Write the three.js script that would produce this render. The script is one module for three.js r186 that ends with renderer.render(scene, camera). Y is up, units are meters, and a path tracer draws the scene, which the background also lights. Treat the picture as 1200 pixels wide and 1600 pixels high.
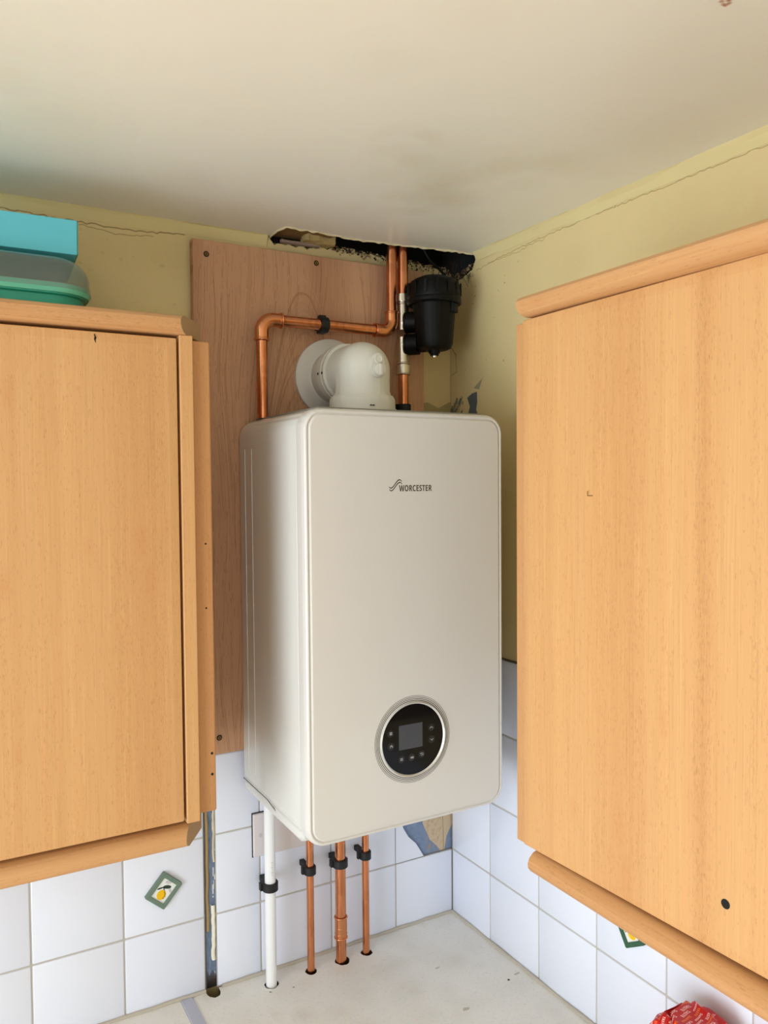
import * as THREE from 'three';
import { mergeGeometries, toCreasedNormals } from 'three/addons/utils/BufferGeometryUtils.js';
import { RoundedBoxGeometry } from 'three/addons/geometries/RoundedBoxGeometry.js';
import { TextGeometry } from 'three/addons/geometries/TextGeometry.js';
import { FontLoader } from 'three/addons/loaders/FontLoader.js';
import { RectAreaLightUniformsLib } from 'three/addons/lights/RectAreaLightUniformsLib.js';

// ------------------------------------------------------------------ camera, sky, light, exposure
// x = 0 is the right wall, z = 0 the back wall, y = 0 the worktop, metres
const scene = new THREE.Scene();
const camera = new THREE.PerspectiveCamera(65.13, 0.75, 0.05, 60);
camera.position.set(-1.0322, 0.9905, 1.5127);
camera.rotation.set(-0.035, -0.5159, -0.0079, 'YXZ');
const renderer = new THREE.WebGLRenderer({ antialias: true });
renderer.toneMapping = THREE.LinearToneMapping;
renderer.toneMappingExposure = 0.92;
renderer.shadowMap.enabled = true;
scene.background = new THREE.Color(0.80, 0.90, 1.0);
scene.backgroundIntensity = 2.0;
RectAreaLightUniformsLib.init();
const CEIL = 1.4846, FLOOR = -0.9, XL = -2.9, ZF = 3.4;
// daylight entering through the glazed garden door (window_1) in the left wall and the window behind the camera (window_2)
const W1 = { z0: 0.75, z1: 2.3, y0: -0.65, y1: 1.2 }, W2 = { x0: -2.3, x1: -0.75, y0: 0.1, y1: 1.25 };
function daylight(w, h, at, to, color, intensity) {
  const l = new THREE.RectAreaLight(color, intensity, w, h);
  l.position.set(...at); l.lookAt(...to); scene.add(l); return l;
}
daylight(W1.z1 - W1.z0, W1.y1 - W1.y0, [XL + 0.03, (W1.y0 + W1.y1) / 2, (W1.z0 + W1.z1) / 2], [0, (W1.y0 + W1.y1) / 2, (W1.z0 + W1.z1) / 2], new THREE.Color(0.84, 0.93, 1.0), 7.4);
daylight(W2.x1 - W2.x0, W2.y1 - W2.y0, [(W2.x0 + W2.x1) / 2, (W2.y0 + W2.y1) / 2, ZF - 0.03], [(W2.x0 + W2.x1) / 2, (W2.y0 + W2.y1) / 2, 0], new THREE.Color(0.84, 0.93, 1.0), 0.6);

// ------------------------------------------------------------------ helpers
let seed = 7;
const rnd = () => { seed = (seed * 1664525 + 1013904223) >>> 0; return seed / 4294967296; };
const rr = (a, b) => a + (b - a) * rnd();
const hash = (x, y, z) => { let h = (x * 374761393 + y * 668265263 + z * 2147483647) | 0; h = Math.imul(h ^ (h >>> 13), 1274126177); return ((h ^ (h >>> 16)) >>> 0) / 4294967296; };
function noise(x, y, z = 0) {
  const xi = Math.floor(x), yi = Math.floor(y), zi = Math.floor(z), f = (t) => t * t * (3 - 2 * t);
  const u = f(x - xi), v = f(y - yi), w = f(z - zi), L = (a, b, t) => a + (b - a) * t;
  const c = (a, b, d) => hash(xi + a, yi + b, zi + d);
  return L(L(L(c(0, 0, 0), c(1, 0, 0), u), L(c(0, 1, 0), c(1, 1, 0), u), v), L(L(c(0, 0, 1), c(1, 0, 1), u), L(c(0, 1, 1), c(1, 1, 1), u), v), w) * 2 - 1;
}
const names = {};
const numbered = (n) => { const k = names[n] = (names[n] ?? -1) + 1; return k ? n + '_' + String(k).padStart(3, '0') : n; };
const bases = new WeakMap();
function thing(name, label, category, at = [0, 0, 0], group) {
  const o = new THREE.Group(); o.name = numbered(name); o.position.set(...at); scene.add(o);
  o.userData = { label, category }; if (group) o.userData.group = group;
  bases.set(o, new THREE.Vector3(...at)); return o;
}
function structure(name) { const o = new THREE.Group(); o.name = name; o.userData = { kind: 'structure' }; scene.add(o); bases.set(o, new THREE.Vector3()); return o; }
const plain = (g) => { g = g.index ? g.toNonIndexed() : g; for (const k of Object.keys(g.attributes)) if (!['position', 'normal', 'uv'].includes(k)) g.deleteAttribute(k); if (!g.attributes.normal) g.computeVertexNormals(); if (!g.attributes.uv) g.setAttribute('uv', new THREE.BufferAttribute(new Float32Array(g.attributes.position.count * 2), 2)); return g; };
const merge = (gs) => Array.isArray(gs) ? (gs.length > 1 ? mergeGeometries(gs.map(plain)) : plain(gs[0])) : gs;
// geometry is given in world metres; the part is stored relative to its thing's base
function part(name, geos, mat, parent, extra) {
  const g = merge(geos), b = bases.get(parent);
  const m = new THREE.Mesh(g, mat); m.name = name;
  if (b.lengthSq()) g.translate(-b.x, -b.y, -b.z);
  parent.add(m); bases.set(m, b);
  if (extra) Object.assign(m.userData, extra);
  return m;
}
const box = (x0, x1, y0, y1, z0, z1) => new THREE.BoxGeometry(x1 - x0, y1 - y0, z1 - z0).translate((x0 + x1) / 2, (y0 + y1) / 2, (z0 + z1) / 2);
const rbox = (x0, x1, y0, y1, z0, z1, r = 0.002, s = 2) => new RoundedBoxGeometry(x1 - x0, y1 - y0, z1 - z0, s, r).translate((x0 + x1) / 2, (y0 + y1) / 2, (z0 + z1) / 2);
const V = (x, y, z) => new THREE.Vector3(x, y, z);
function rod(a, b, r, seg = 24, r2 = r) {
  const d = b.clone().sub(a), g = new THREE.CylinderGeometry(r2, r, d.length(), seg, 1);
  g.applyQuaternion(new THREE.Quaternion().setFromUnitVectors(V(0, 1, 0), d.clone().normalize()));
  return g.translate(...a.clone().add(b).multiplyScalar(0.5).toArray());
}
function torusAt(p, axis, R, r, seg = 32, ts = 8) {
  const g = new THREE.TorusGeometry(R, r, ts, seg);
  g.applyQuaternion(new THREE.Quaternion().setFromUnitVectors(V(0, 0, 1), axis));
  return g.translate(p.x, p.y, p.z);
}
const lathe = (pts, x, y, z, seg = 48) => toCreasedNormals(new THREE.LatheGeometry(pts.map((p) => new THREE.Vector2(p[0], p[1])), seg), 0.6).translate(x, y, z);
const tube = (pts, r, seg = 40, rs = 10) => new THREE.TubeGeometry(new THREE.CatmullRomCurve3(pts.map((p) => V(...p)), false, 'catmullrom', 0.5), seg, r, rs);
function shapeOf(pts) { const s = new THREE.Shape(); pts.forEach((p, i) => (i ? s.lineTo(p[0], p[1]) : s.moveTo(p[0], p[1]))); s.closePath(); return s; }
function ragged(pts, step, amp, k = 0) { // breaks a polyline into short jagged pieces
  const out = [];
  for (let i = 0; i < pts.length - 1; i++) {
    const [a, b] = [pts[i], pts[i + 1]], L = Math.hypot(b[0] - a[0], b[1] - a[1]), n = Math.max(1, Math.round(L / step));
    for (let j = 0; j < n; j++) { const t = j / n, q = i || j ? amp : 0; out.push([a[0] + (b[0] - a[0]) * t + rr(-q, q) * 0.6, a[1] + (b[1] - a[1]) * t + rr(-q, q)]); }
  }
  out.push(pts[pts.length - 1]); return out;
}
// box-projected uv in metres; the grain axis runs along v
function uvBox(g, grain = 'y', off = [0, 0]) {
  g = plain(g); const p = g.attributes.position, n = g.attributes.normal, uv = g.attributes.uv, ax = 'xyz';
  for (let i = 0; i < p.count; i += 3) {
    const m = [0, 0, 0]; for (let j = 0; j < 3; j++) { m[0] += Math.abs(n.getX(i + j)); m[1] += Math.abs(n.getY(i + j)); m[2] += Math.abs(n.getZ(i + j)); }
    const k = m.indexOf(Math.max(...m)), rest = [0, 1, 2].filter((q) => q !== k);
    let v = ax.indexOf(grain); if (!rest.includes(v)) v = rest[1];
    const u = rest.find((q) => q !== v);
    for (let j = 0; j < 3; j++) { const c = [p.getX(i + j), p.getY(i + j), p.getZ(i + j)]; uv.setXY(i + j, c[u] + off[0], c[v] + off[1]); }
  }
  return g;
}
// uv from two world axes: (a - a0) / aw, (b - b0) / bh
function uvPlane(g, a, a0, aw, b, b0, bh) {
  g = plain(g); const p = g.attributes.position, get = (i, k) => (k === 'x' ? p.getX(i) : k === 'y' ? p.getY(i) : p.getZ(i));
  for (let i = 0; i < p.count; i++) g.attributes.uv.setXY(i, (get(i, a) - a0) / aw, (get(i, b) - b0) / bh);
  return g;
}
function canvasTexture(w, h, draw, wrap = THREE.RepeatWrapping, color = true) {
  const c = document.createElement('canvas'); c.width = w; c.height = h; draw(c.getContext('2d'), w, h);
  const t = new THREE.CanvasTexture(c); if (color) t.colorSpace = THREE.SRGBColorSpace; t.wrapS = t.wrapT = wrap; t.anisotropy = 8; return t;
}
function sized(t, w, h) { const c = t.clone(); c.repeat.set(1 / w, 1 / h); return c; }
// loft of rounded rectangles in the xy plane: rings of [inset, z]; closes at the last ring
function roundRect(w, h, r, seg) {
  const pts = [], q = [[1, 1, 0], [-1, 1, 90], [-1, -1, 180], [1, -1, 270]];
  for (const [sx, sy, a0] of q) for (let i = 0; i <= seg; i++) { const a = (a0 + 90 * i / seg) * Math.PI / 180; pts.push([sx * (w / 2 - r) + r * Math.cos(a), sy * (h / 2 - r) + r * Math.sin(a)]); }
  return pts;
}
function rrLoft(cx, cy, w, h, r, rings, seg = 10, crease = 0.5, capBack = false) {
  const pos = [], R = rings.map(([ins, z]) => roundRect(w - 2 * ins, h - 2 * ins, Math.max(r - ins, 0.001), seg).map(([x, y]) => [cx + x, cy + y, z]));
  const N = R[0].length, tri = (a, b, c) => pos.push(...a, ...b, ...c);
  for (let k = 0; k < R.length - 1; k++) for (let i = 0; i < N; i++) { const j = (i + 1) % N; tri(R[k][i], R[k][j], R[k + 1][j]); tri(R[k][i], R[k + 1][j], R[k + 1][i]); }
  const last = R[R.length - 1], c = [cx, cy, last[0][2]];
  for (let i = 0; i < N; i++) tri(last[i], last[(i + 1) % N], c);
  if (capBack) { const c0 = [cx, cy, R[0][0][2]]; for (let i = 0; i < N; i++) tri(R[0][(i + 1) % N], R[0][i], c0); }
  const g = new THREE.BufferGeometry(); g.setAttribute('position', new THREE.Float32BufferAttribute(pos, 3)); g.computeVertexNormals();
  return toCreasedNormals(g, crease);
}
const std = (o) => new THREE.MeshStandardMaterial(o), phys = (o) => new THREE.MeshPhysicalMaterial(o);

// ------------------------------------------------------------------ procedural materials
const TW = 0.62, TH = 0.78; // metres covered by the beech texture
function beechDraw(base, dark) {
  return (g, w, h) => {
    g.fillStyle = base; g.fillRect(0, 0, w, h);
    const bands = []; for (let i = 0; i < 46; i++) { // broad tone bands along the grain
      const x = rr(0, w), bw = rr(14, 110), light = rnd() < 0.5; const gr = g.createLinearGradient(x - bw / 2, 0, x + bw / 2, 0), a = rr(0.02, 0.075), c = light ? '255,208,146' : '160,92,40';
      gr.addColorStop(0, `rgba(${c},0)`); gr.addColorStop(0.5, `rgba(${c},${a})`); gr.addColorStop(1, `rgba(${c},0)`); g.fillStyle = gr; g.fillRect(x - bw / 2, 0, bw, h); if (!light) bands.push([x, bw]);
    }
    for (let i = 0; i < 2600; i++) { g.fillStyle = rnd() < 0.5 ? `rgba(255,216,160,${rr(0.03, 0.10)})` : `rgba(140,84,40,${rr(0.02, 0.09)})`; g.fillRect(rr(0, w), rr(-80, h), rr(0.8, 2), rr(40, 240)); }
    for (let i = 0; i < 11000; i++) { // short pores, denser in the dark bands
      const b = bands[Math.floor(rnd() * bands.length)], x = rnd() < 0.75 ? b[0] + (rnd() + rnd() - 1) * b[1] * 0.7 : rr(0, w);
      g.fillStyle = `rgba(${dark},${rr(0.08, 0.30)})`; g.fillRect(x, rr(0, h), rr(0.5, 1.1), rr(3, 11));
    }
    for (let i = 0; i < 22; i++) { // reddish smudges
      const x = rr(0, w), y = rr(0, h), r = rr(20, 60); g.save(); g.translate(x, y); g.scale(0.35, 1); const gr = g.createRadialGradient(0, 0, 0, 0, 0, r); gr.addColorStop(0, `rgba(190,110,60,${rr(0.08, 0.2)})`); gr.addColorStop(1, 'rgba(190,110,60,0)'); g.fillStyle = gr; g.fillRect(-r, -r, 2 * r, 2 * r); g.restore();
    }
  };
}
const beechTex = sized(canvasTexture(1024, 1280, beechDraw('rgb(208,158,104)', '130,76,32')), TW, TH);
const M = {};
M.beech = std({ map: beechTex, roughness: 0.5 });
M.beechMould = std({ map: beechTex, color: new THREE.Color(0.93, 0.9, 0.92), roughness: 0.5 });
M.rawEnd = std({ color: '#a98a66', roughness: 0.9 });
M.carcass = std({ color: '#cfa26a', roughness: 0.7 });
M.dark = std({ color: '#15110d', roughness: 0.9 });
M.tile = [0, 1, 2].map((i) => phys({ color: ['#ebeffc', '#e9edfb', '#ecf0fd'][i], roughness: 0.16, specularIntensity: 0.9 }));
M.grout = std({ color: '#c0bab2', roughness: 0.95 });
M.sealant = std({ color: '#c2baac', roughness: 0.8 });
M.white = phys({ color: '#dbd7d2', roughness: 0.28 });
M.whiteCase = phys({ color: '#dad8d2', roughness: 0.22, clearcoat: 0.3, clearcoatRoughness: 0.15 });
M.flue = phys({ color: '#dad6ca', roughness: 0.42 });
M.pvc = phys({ color: '#f2f2f3', roughness: 0.25 });
M.black = phys({ color: '#040505', roughness: 0.5, specularIntensity: 0.4 });
M.blackMatt = std({ color: '#0d0e10', roughness: 0.6 });
M.glass = phys({ color: '#06080d', roughness: 0.1, specularIntensity: 0.45 });
M.buttons = phys({ color: '#030304', roughness: 0.3 });
M.icon = std({ color: '#aeb2b8', roughness: 0.6 });
M.screen = phys({ color: '#4a4c53', roughness: 0.2, specularIntensity: 0.5 });
M.chrome = std({ color: '#d7d5d0', metalness: 1, roughness: 0.18 });
M.bezel = std({ color: '#dedad4', metalness: 0.35, roughness: 0.3 });
M.nickel = std({ color: '#cfc7b8', metalness: 1, roughness: 0.28 });
M.print = std({ color: '#4a3d30', roughness: 0.6 });
M.groove = std({ color: '#3c342e', roughness: 0.7 });
M.seam = std({ color: '#7b7872', roughness: 0.7 });
M.screw = std({ color: '#8a6f3e', metalness: 0.9, roughness: 0.4 });
M.alu = std({ color: '#c4c5d2', metalness: 0.3, roughness: 0.4 });
M.copper = std({
  metalness: 1, roughness: 0.24, color: '#ffffff',
  map: sized(canvasTexture(256, 512, (g, w, h) => {
    g.fillStyle = 'rgb(220,146,104)'; g.fillRect(0, 0, w, h);
    for (let i = 0; i < 500; i++) { g.fillStyle = `rgba(${rnd() < 0.5 ? '120,62,34' : '236,164,120'},${rr(0.03, 0.14)})`; g.beginPath(); g.ellipse(rr(0, w), rr(0, h), rr(2, 14), rr(4, 40), 0, 0, 7); g.fill(); }
    for (let i = 0; i < 120; i++) { g.fillStyle = `rgba(90,45,25,${rr(0.1, 0.35)})`; g.fillRect(rr(0, w), rr(0, h), rr(1, 2), rr(1, 3)); }
  }), 1, 1),
});
M.copperFit = std({ metalness: 1, roughness: 0.27, color: '#dc9468' });
// plywood: vertical grain with a cathedral flame to the right of its middle
M.ply = std({
  roughness: 0.8,
  map: canvasTexture(1024, 1600, (g, w, h) => {
    g.fillStyle = 'rgb(200,153,119)'; g.fillRect(0, 0, w, h);
    for (let i = 0; i < 14; i++) { const x = rr(0, w), bw = rr(60, 240), gr = g.createLinearGradient(x - bw / 2, 0, x + bw / 2, 0), c = rnd() < 0.5 ? '214,166,128' : '150,96,66'; gr.addColorStop(0, `rgba(${c},0)`); gr.addColorStop(0.5, `rgba(${c},0.25)`); gr.addColorStop(1, `rgba(${c},0)`); g.fillStyle = gr; g.fillRect(x - bw / 2, 0, bw, h); }
    for (let i = 0; i < 40; i++) { // flame figure: nested parabolas
      const cx = 0.44 * w + noise(i * 0.4, 3) * 10, top = 90 + i * 34, k = 0.012 + noise(i, 9) * 0.002;
      g.strokeStyle = `rgba(${i % 3 ? '118,72,46' : '214,170,134'},${rr(0.12, 0.34)})`; g.lineWidth = rr(2, 10); g.beginPath();
      for (let x = -190; x <= 190; x += 8) { const y = top + k * x * x * (1.4 + noise(x * 0.01, i * 0.2) * 0.3) + noise(x * 0.03, i) * 8; x === -190 ? g.moveTo(cx + x, y) : g.lineTo(cx + x, y); } g.stroke();
    }
    for (let i = 0; i < 1300; i++) { let x = rr(0, w), y = rr(-100, h); const L = rr(60, 380), a = rr(0.08, 0.4); g.strokeStyle = rnd() < 0.55 ? `rgba(112,66,42,${a})` : `rgba(222,176,140,${a})`; g.lineWidth = rr(0.6, 2.4); g.beginPath(); g.moveTo(x, y); for (let t = 0; t < L; t += 20) { x += noise(x * 0.01, (y + t) * 0.006, 2) * 5; g.lineTo(x, y + t); } g.stroke(); }
    for (let i = 0; i < 1800; i++) { g.fillStyle = `rgba(84,46,28,${rr(0.1, 0.35)})`; g.fillRect(rr(0, w * 0.45) + (rnd() < 0.2 ? w * 0.5 : 0), rr(0, h), rr(0.8, 1.6), rr(6, 34)); }
  }, THREE.ClampToEdgeWrapping),
});
M.plyEdge = std({ color: '#7d573d', roughness: 0.9 });
// painted plaster, mottled, with hairline cracks; one sheet per wall (1.2 m wide, 0.9 m high, from y = 0.6)
function plasterDraw(base, marks) {
  return (g, w, h) => {
    g.fillStyle = base; g.fillRect(0, 0, w, h);
    for (let i = 0; i < 260; i++) { const x = rr(0, w), y = rr(0, h), r = rr(15, 110), gr = g.createRadialGradient(x, y, 0, x, y, r), c = rnd() < 0.5 ? '236,222,164' : '176,158,104'; gr.addColorStop(0, `rgba(${c},${rr(0.03, 0.09)})`); gr.addColorStop(1, `rgba(${c},0)`); g.fillStyle = gr; g.fillRect(x - r, y - r, 2 * r, 2 * r); }
    marks?.(g, (u) => u / 1.2 * w, (y) => h - (y - 0.6) / 0.9 * h);
  };
}
function crack(g, pts, color, lw, jit = 3) { g.strokeStyle = color; g.lineWidth = lw; g.beginPath(); for (let i = 0; i < pts.length - 1; i++) { const [a, b] = [pts[i], pts[i + 1]], n = Math.ceil(Math.hypot(b[0] - a[0], b[1] - a[1]) / 9); for (let j = 0; j <= n; j++) { const x = a[0] + (b[0] - a[0]) * j / n + rr(-jit, jit) * 0.5, y = a[1] + (b[1] - a[1]) * j / n + rr(-jit, jit); i || j ? g.lineTo(x, y) : g.moveTo(x, y); } } g.stroke(); }
function flake(g, pts, color) { g.fillStyle = color; g.beginPath(); pts.forEach((p, i) => (i ? g.lineTo(...p) : g.moveTo(...p))); g.closePath(); g.fill(); }
const wallColor = 'rgb(220,199,147)';
M.plasterRight = std({ roughness: 0.75, map: canvasTexture(1365, 1024, plasterDraw(wallColor, (g, X, Y) => {
  flake(g, [[X(0.064), Y(1.178)], [X(0.082), Y(1.186)], [X(0.1), Y(1.188)], [X(0.101), Y(1.165)], [X(0.097), Y(1.150)], [X(0.104), Y(1.135)], [X(0.106), Y(1.08)], [X(0.07), Y(1.08)], [X(0.073), Y(1.128)], [X(0.066), Y(1.140)], [X(0.074), Y(1.158)]], 'rgb(90,97,104)');
  flake(g, [[X(0.088), Y(1.197)], [X(0.12), Y(1.215)], [X(0.108), Y(1.192)]], 'rgba(118,118,108,0.55)');
  for (let i = 0; i < 70; i++) { const x = X(rr(0.004, 0.045)), y = Y(rr(1.09, 1.185)); g.fillStyle = rnd() < 0.7 ? `rgba(78,84,88,${rr(0.3, 0.8)})` : 'rgba(176,160,120,0.7)'; g.save(); g.translate(x, y); g.rotate(0.5); g.fillRect(0, 0, rr(3, 9), rr(8, 40)); g.restore(); }
  crack(g, [[X(0.0), Y(1.30)], [X(0.02), Y(1.28)], [X(0.024), Y(1.24)], [X(0.004), Y(1.235)]], 'rgba(110,84,44,0.7)', 1.6, 1);
  for (let i = 0; i < 46; i++) { const u = 0.09 * Math.pow(rnd(), 1.5), a = X(u), y = Y(1.452 - rr(0, 0.06) * (1 - u / 0.1)); crack(g, [[a, y], [a + rr(-14, 16), y + rr(4, 26)]], `rgba(48,36,22,${rr(0.3, 0.8)})`, rr(0.8, 2.4), 2); }
  for (let i = 0; i < 16; i++) { g.fillStyle = 'rgba(96,70,36,0.6)'; g.fillRect(X(rr(0, 0.25)), Y(rr(1.22, 1.45)), rr(1, 4), rr(1, 4)); }
  crack(g, [[X(0.14), Y(1.452)], [X(0.3), Y(1.461)], [X(0.5), Y(1.462)], [X(0.8), Y(1.462)], [X(1.2), Y(1.464)]], 'rgba(120,96,52,0.6)', 1.3, 2);
  crack(g, [[X(0.1), Y(1.448)], [X(0.2), Y(1.452)], [X(0.32), Y(1.456)]], 'rgba(120,96,52,0.5)', 1.2, 3);
}), THREE.ClampToEdgeWrapping) });
M.plasterBack = std({ roughness: 0.75, map: canvasTexture(1365, 1024, plasterDraw(wallColor, (g, X, Y) => {
  const K = (x) => X(x + 1.2);
  crack(g, [[K(-1.2), Y(1.466)], [K(-0.95), Y(1.465)], [K(-0.8), Y(1.459)], [K(-0.7), Y(1.457)], [K(-0.6), Y(1.463)]], 'rgba(104,78,40,0.75)', 1.8, 2);
  crack(g, [[K(-0.79), Y(1.455)], [K(-0.72), Y(1.446)], [K(-0.66), Y(1.452)]], 'rgba(104,78,40,0.6)', 1.2, 2);
  for (let i = 0; i < 24; i++) { g.fillStyle = `rgba(120,104,62,${rr(0.04, 0.16)})`; g.beginPath(); g.ellipse(K(rr(-0.8, -0.6)), Y(rr(1.25, 1.45)), rr(1, 7), rr(1, 4), 0, 0, 7); g.fill(); }
  flake(g, [[K(-0.085), Y(1.12)], [K(-0.09), Y(1.165)], [K(-0.06), Y(1.172)], [K(-0.03), Y(1.16)], [K(0), Y(1.175)], [K(0), Y(1.09)], [K(-0.08), Y(1.09)]], 'rgba(150,140,96,0.7)');
}), THREE.ClampToEdgeWrapping) });
M.plasterPlain = std({ color: wallColor, roughness: 0.8 });
M.rough = std({ color: '#a08c64', roughness: 1, bumpMap: null });
M.trim = std({ color: 'rgb(219,202,148)', roughness: 0.8 });
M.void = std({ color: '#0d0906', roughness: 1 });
M.timber = std({ color: '#5a3d22', roughness: 0.95 });
M.crumb = std({ color: '#b9a578', roughness: 1 });
M.crumbDark = std({ color: '#241a12', roughness: 1 });
M.ceiling = std({ roughness: 0.42, map: canvasTexture(1400, 1600, (g, w, h) => {
  g.fillStyle = 'rgb(240,236,224)'; g.fillRect(0, 0, w, h);
  for (let i = 0; i < 500; i++) { const x = rr(0, w), y = rr(0, h), r = rr(20, 90), gr = g.createRadialGradient(x, y, 0, x, y, r), c = rnd() < 0.5 ? '240,232,212' : '200,184,150'; gr.addColorStop(0, `rgba(${c},${rr(0.04, 0.12)})`); gr.addColorStop(1, `rgba(${c},0)`); g.fillStyle = gr; g.fillRect(x - r, y - r, 2 * r, 2 * r); }
  const P = (x, z) => [(x - XL) / 2.9 * w, h - (z / 3.4) * h];
  for (const [x, z, r] of [[-0.25, 0.35, 26], [-0.33, 0.42, 18], [-0.2, 0.5, 22], [-0.3, 0.28, 14], [-0.42, 0.5, 12]]) for (let i = 0; i < 10; i++) { const [a, b] = P(x + rr(-0.06, 0.06), z + rr(-0.05, 0.05)); const gr = g.createRadialGradient(a, b, 0, a, b, r); gr.addColorStop(0, 'rgba(178,152,104,0.05)'); gr.addColorStop(1, 'rgba(178,152,104,0)'); g.fillStyle = gr; g.fillRect(a - r, b - r, 2 * r, 2 * r); }
  const [a, b] = P(-0.31, 0.955); g.fillStyle = 'rgba(150,84,66,0.7)'; for (let i = 0; i < 9; i++) g.fillRect(a + rr(-4, 4), b + rr(-3, 3), rr(1, 2.5), rr(1, 2));
}, THREE.ClampToEdgeWrapping) });
M.floor = std({ color: '#c9c5bc', roughness: 0.5 });
M.otherWall = std({ color: '#d8cfb0', roughness: 0.85 });
M.worktop = std({ roughness: 0.5, map: sized(canvasTexture(1024, 1024, (g, w, h) => {
  g.fillStyle = 'rgb(246,242,234)'; g.fillRect(0, 0, w, h);
  for (let i = 0; i < 160; i++) { const x = rr(0, w), y = rr(0, h), r = rr(20, 120), gr = g.createRadialGradient(x, y, 0, x, y, r), c = rnd() < 0.5 ? '232,226,212' : '188,178,158'; gr.addColorStop(0, `rgba(${c},${rr(0.05, 0.14)})`); gr.addColorStop(1, `rgba(${c},0)`); g.fillStyle = gr; g.fillRect(x - r, y - r, 2 * r, 2 * r); }
  for (let i = 0; i < 16000; i++) { g.fillStyle = rnd() < 0.5 ? `rgba(236,230,216,${rr(0.1, 0.4)})` : `rgba(150,138,116,${rr(0.08, 0.3)})`; g.fillRect(rr(0, w), rr(0, h), rr(1, 5), rr(1, 2.5)); }
}), 0.5, 0.5) });
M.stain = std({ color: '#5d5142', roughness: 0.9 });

// ------------------------------------------------------------------ the setting
const H1 = 0.1468, S = 0.1586, R1 = H1, R2 = H1 + S, R3 = H1 + 2 * S, R4 = H1 + 3 * S, J = 0.0015; // tile rows, half joint
const holeWallTop = ragged([[0.10, 1.444], [-0.004, 1.472], [-0.06, 1.476], [-0.105, 1.477], [-0.17, 1.482], [-0.23, 1.4845], [-0.295, 1.4825], [-0.335, 1.478], [-0.42, 1.475], [-0.432, 1.4846]], 0.008, 0.0022);
// back wall
const wallBack = structure('wall_back');
{
  const outline = [[XL - 0.15, FLOOR - 0.1], [0.15, FLOOR - 0.1], [0.15, 1.444], ...holeWallTop, [-0.435, CEIL + 0.01], [XL - 0.15, CEIL + 0.01]];
  part('wall_body', new THREE.ExtrudeGeometry(shapeOf(outline), { depth: 0.14, bevelEnabled: false }).translate(0, 0, -0.149), M.rough, wallBack);
  const skinTop = holeWallTop.map(([x, y], i) => [x, y - 0.002 - (i % 3 === 0 ? 0.004 : 0)]).filter((p) => p[0] <= 0);
  const skin = [[XL, 0.624], [0.006, 0.624], [0.006, 1.464], ...skinTop, [-0.436, CEIL], [XL, CEIL]];
  part('plaster', uvPlane(new THREE.ExtrudeGeometry(shapeOf(skin), { depth: 0.007, bevelEnabled: false }).translate(0, 0, -0.009), 'x', -1.2, 1.2, 'y', 0.6, 0.9), M.plasterBack, wallBack);
}
// right wall
const wallRight = structure('wall_right');
{
  const notch = ragged([[0.0, 1.443], [0.022, 1.441], [0.05, 1.447], [0.08, 1.457], [0.092, 1.470], [0.096, CEIL]], 0.007, 0.003);
  const prof = (pts) => { const g = new THREE.ExtrudeGeometry(shapeOf(pts), { depth: 1, bevelEnabled: false }); return g; }; // shape in (z, y), later turned
  const turn = (g, x0, x1) => { const p = g.attributes.position; for (let i = 0; i < p.count; i++) { const z = p.getX(i), y = p.getY(i), d = p.getZ(i); p.setXYZ(i, x1 + (x0 - x1) * d, y, z); } g.computeVertexNormals(); return g; };
  // extrude runs from x1 (back) to x0 (room side)
  const flip = (g) => { const p = g.attributes.position, n = g.index; if (!n) { for (let i = 0; i < p.count; i += 3) { const a = [p.getX(i), p.getY(i), p.getZ(i)]; p.setXYZ(i, p.getX(i + 1), p.getY(i + 1), p.getZ(i + 1)); p.setXYZ(i + 1, ...a); } } g.computeVertexNormals(); return g; };
  const body = [[-0.15, FLOOR - 0.1], [ZF + 0.15, FLOOR - 0.1], [ZF + 0.15, CEIL + 0.01], [0.1, CEIL + 0.01], ...notch.slice().reverse(), [-0.15, 1.443]];
  part('wall_body', flip(turn(prof(body), 0.009, 0.149)), M.rough, wallRight);
  const skin = [[0, 0.624], [ZF, 0.624], [ZF, CEIL], [0.1, CEIL], ...notch.map(([z, y]) => [z + 0.003, y - 0.003]).reverse(), [0, 1.44]];
  part('plaster', uvPlane(flip(turn(prof(skin), 0.002, 0.009)), 'z', 0, 1.2, 'y', 0.6, 0.9), M.plasterRight, wallRight);
}
// tiles: one bevelled tile per joint field
const tileCache = new Map();
function tileGeo(w, h) {
  const key = w.toFixed(4) + ',' + h.toFixed(4);
  if (!tileCache.has(key)) { const b = 0.0016, g = rrLoft(0, 0, w, h, 0.002, [[0, -0.0065], [0, -0.0016], [0.0005, -0.0006], [0.0018, 0]], 2, 0.9); tileCache.set(key, g); }
  return tileCache.get(key);
}
function tileAt(parent, right, a0, a1, y0, y1) {
  const m = new THREE.Mesh(tileGeo(a1 - a0 - 2 * J, y1 - y0 - 2 * J), M.tile[Math.floor(rnd() * 3)]); m.name = 'tile';
  if (right) { m.position.set(-0, (y0 + y1) / 2, (a0 + a1) / 2); m.rotation.set(0, -Math.PI / 2 + rr(-0.004, 0.004), 0); m.rotateX(rr(-0.004, 0.004)); }
  else { m.position.set((a0 + a1) / 2, (y0 + y1) / 2, 0); m.rotation.set(rr(-0.004, 0.004), rr(-0.004, 0.004), 0); }
  parent.add(m); return m;
}
const rowsY = [0.001, R1, R2, R3, R4];
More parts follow.
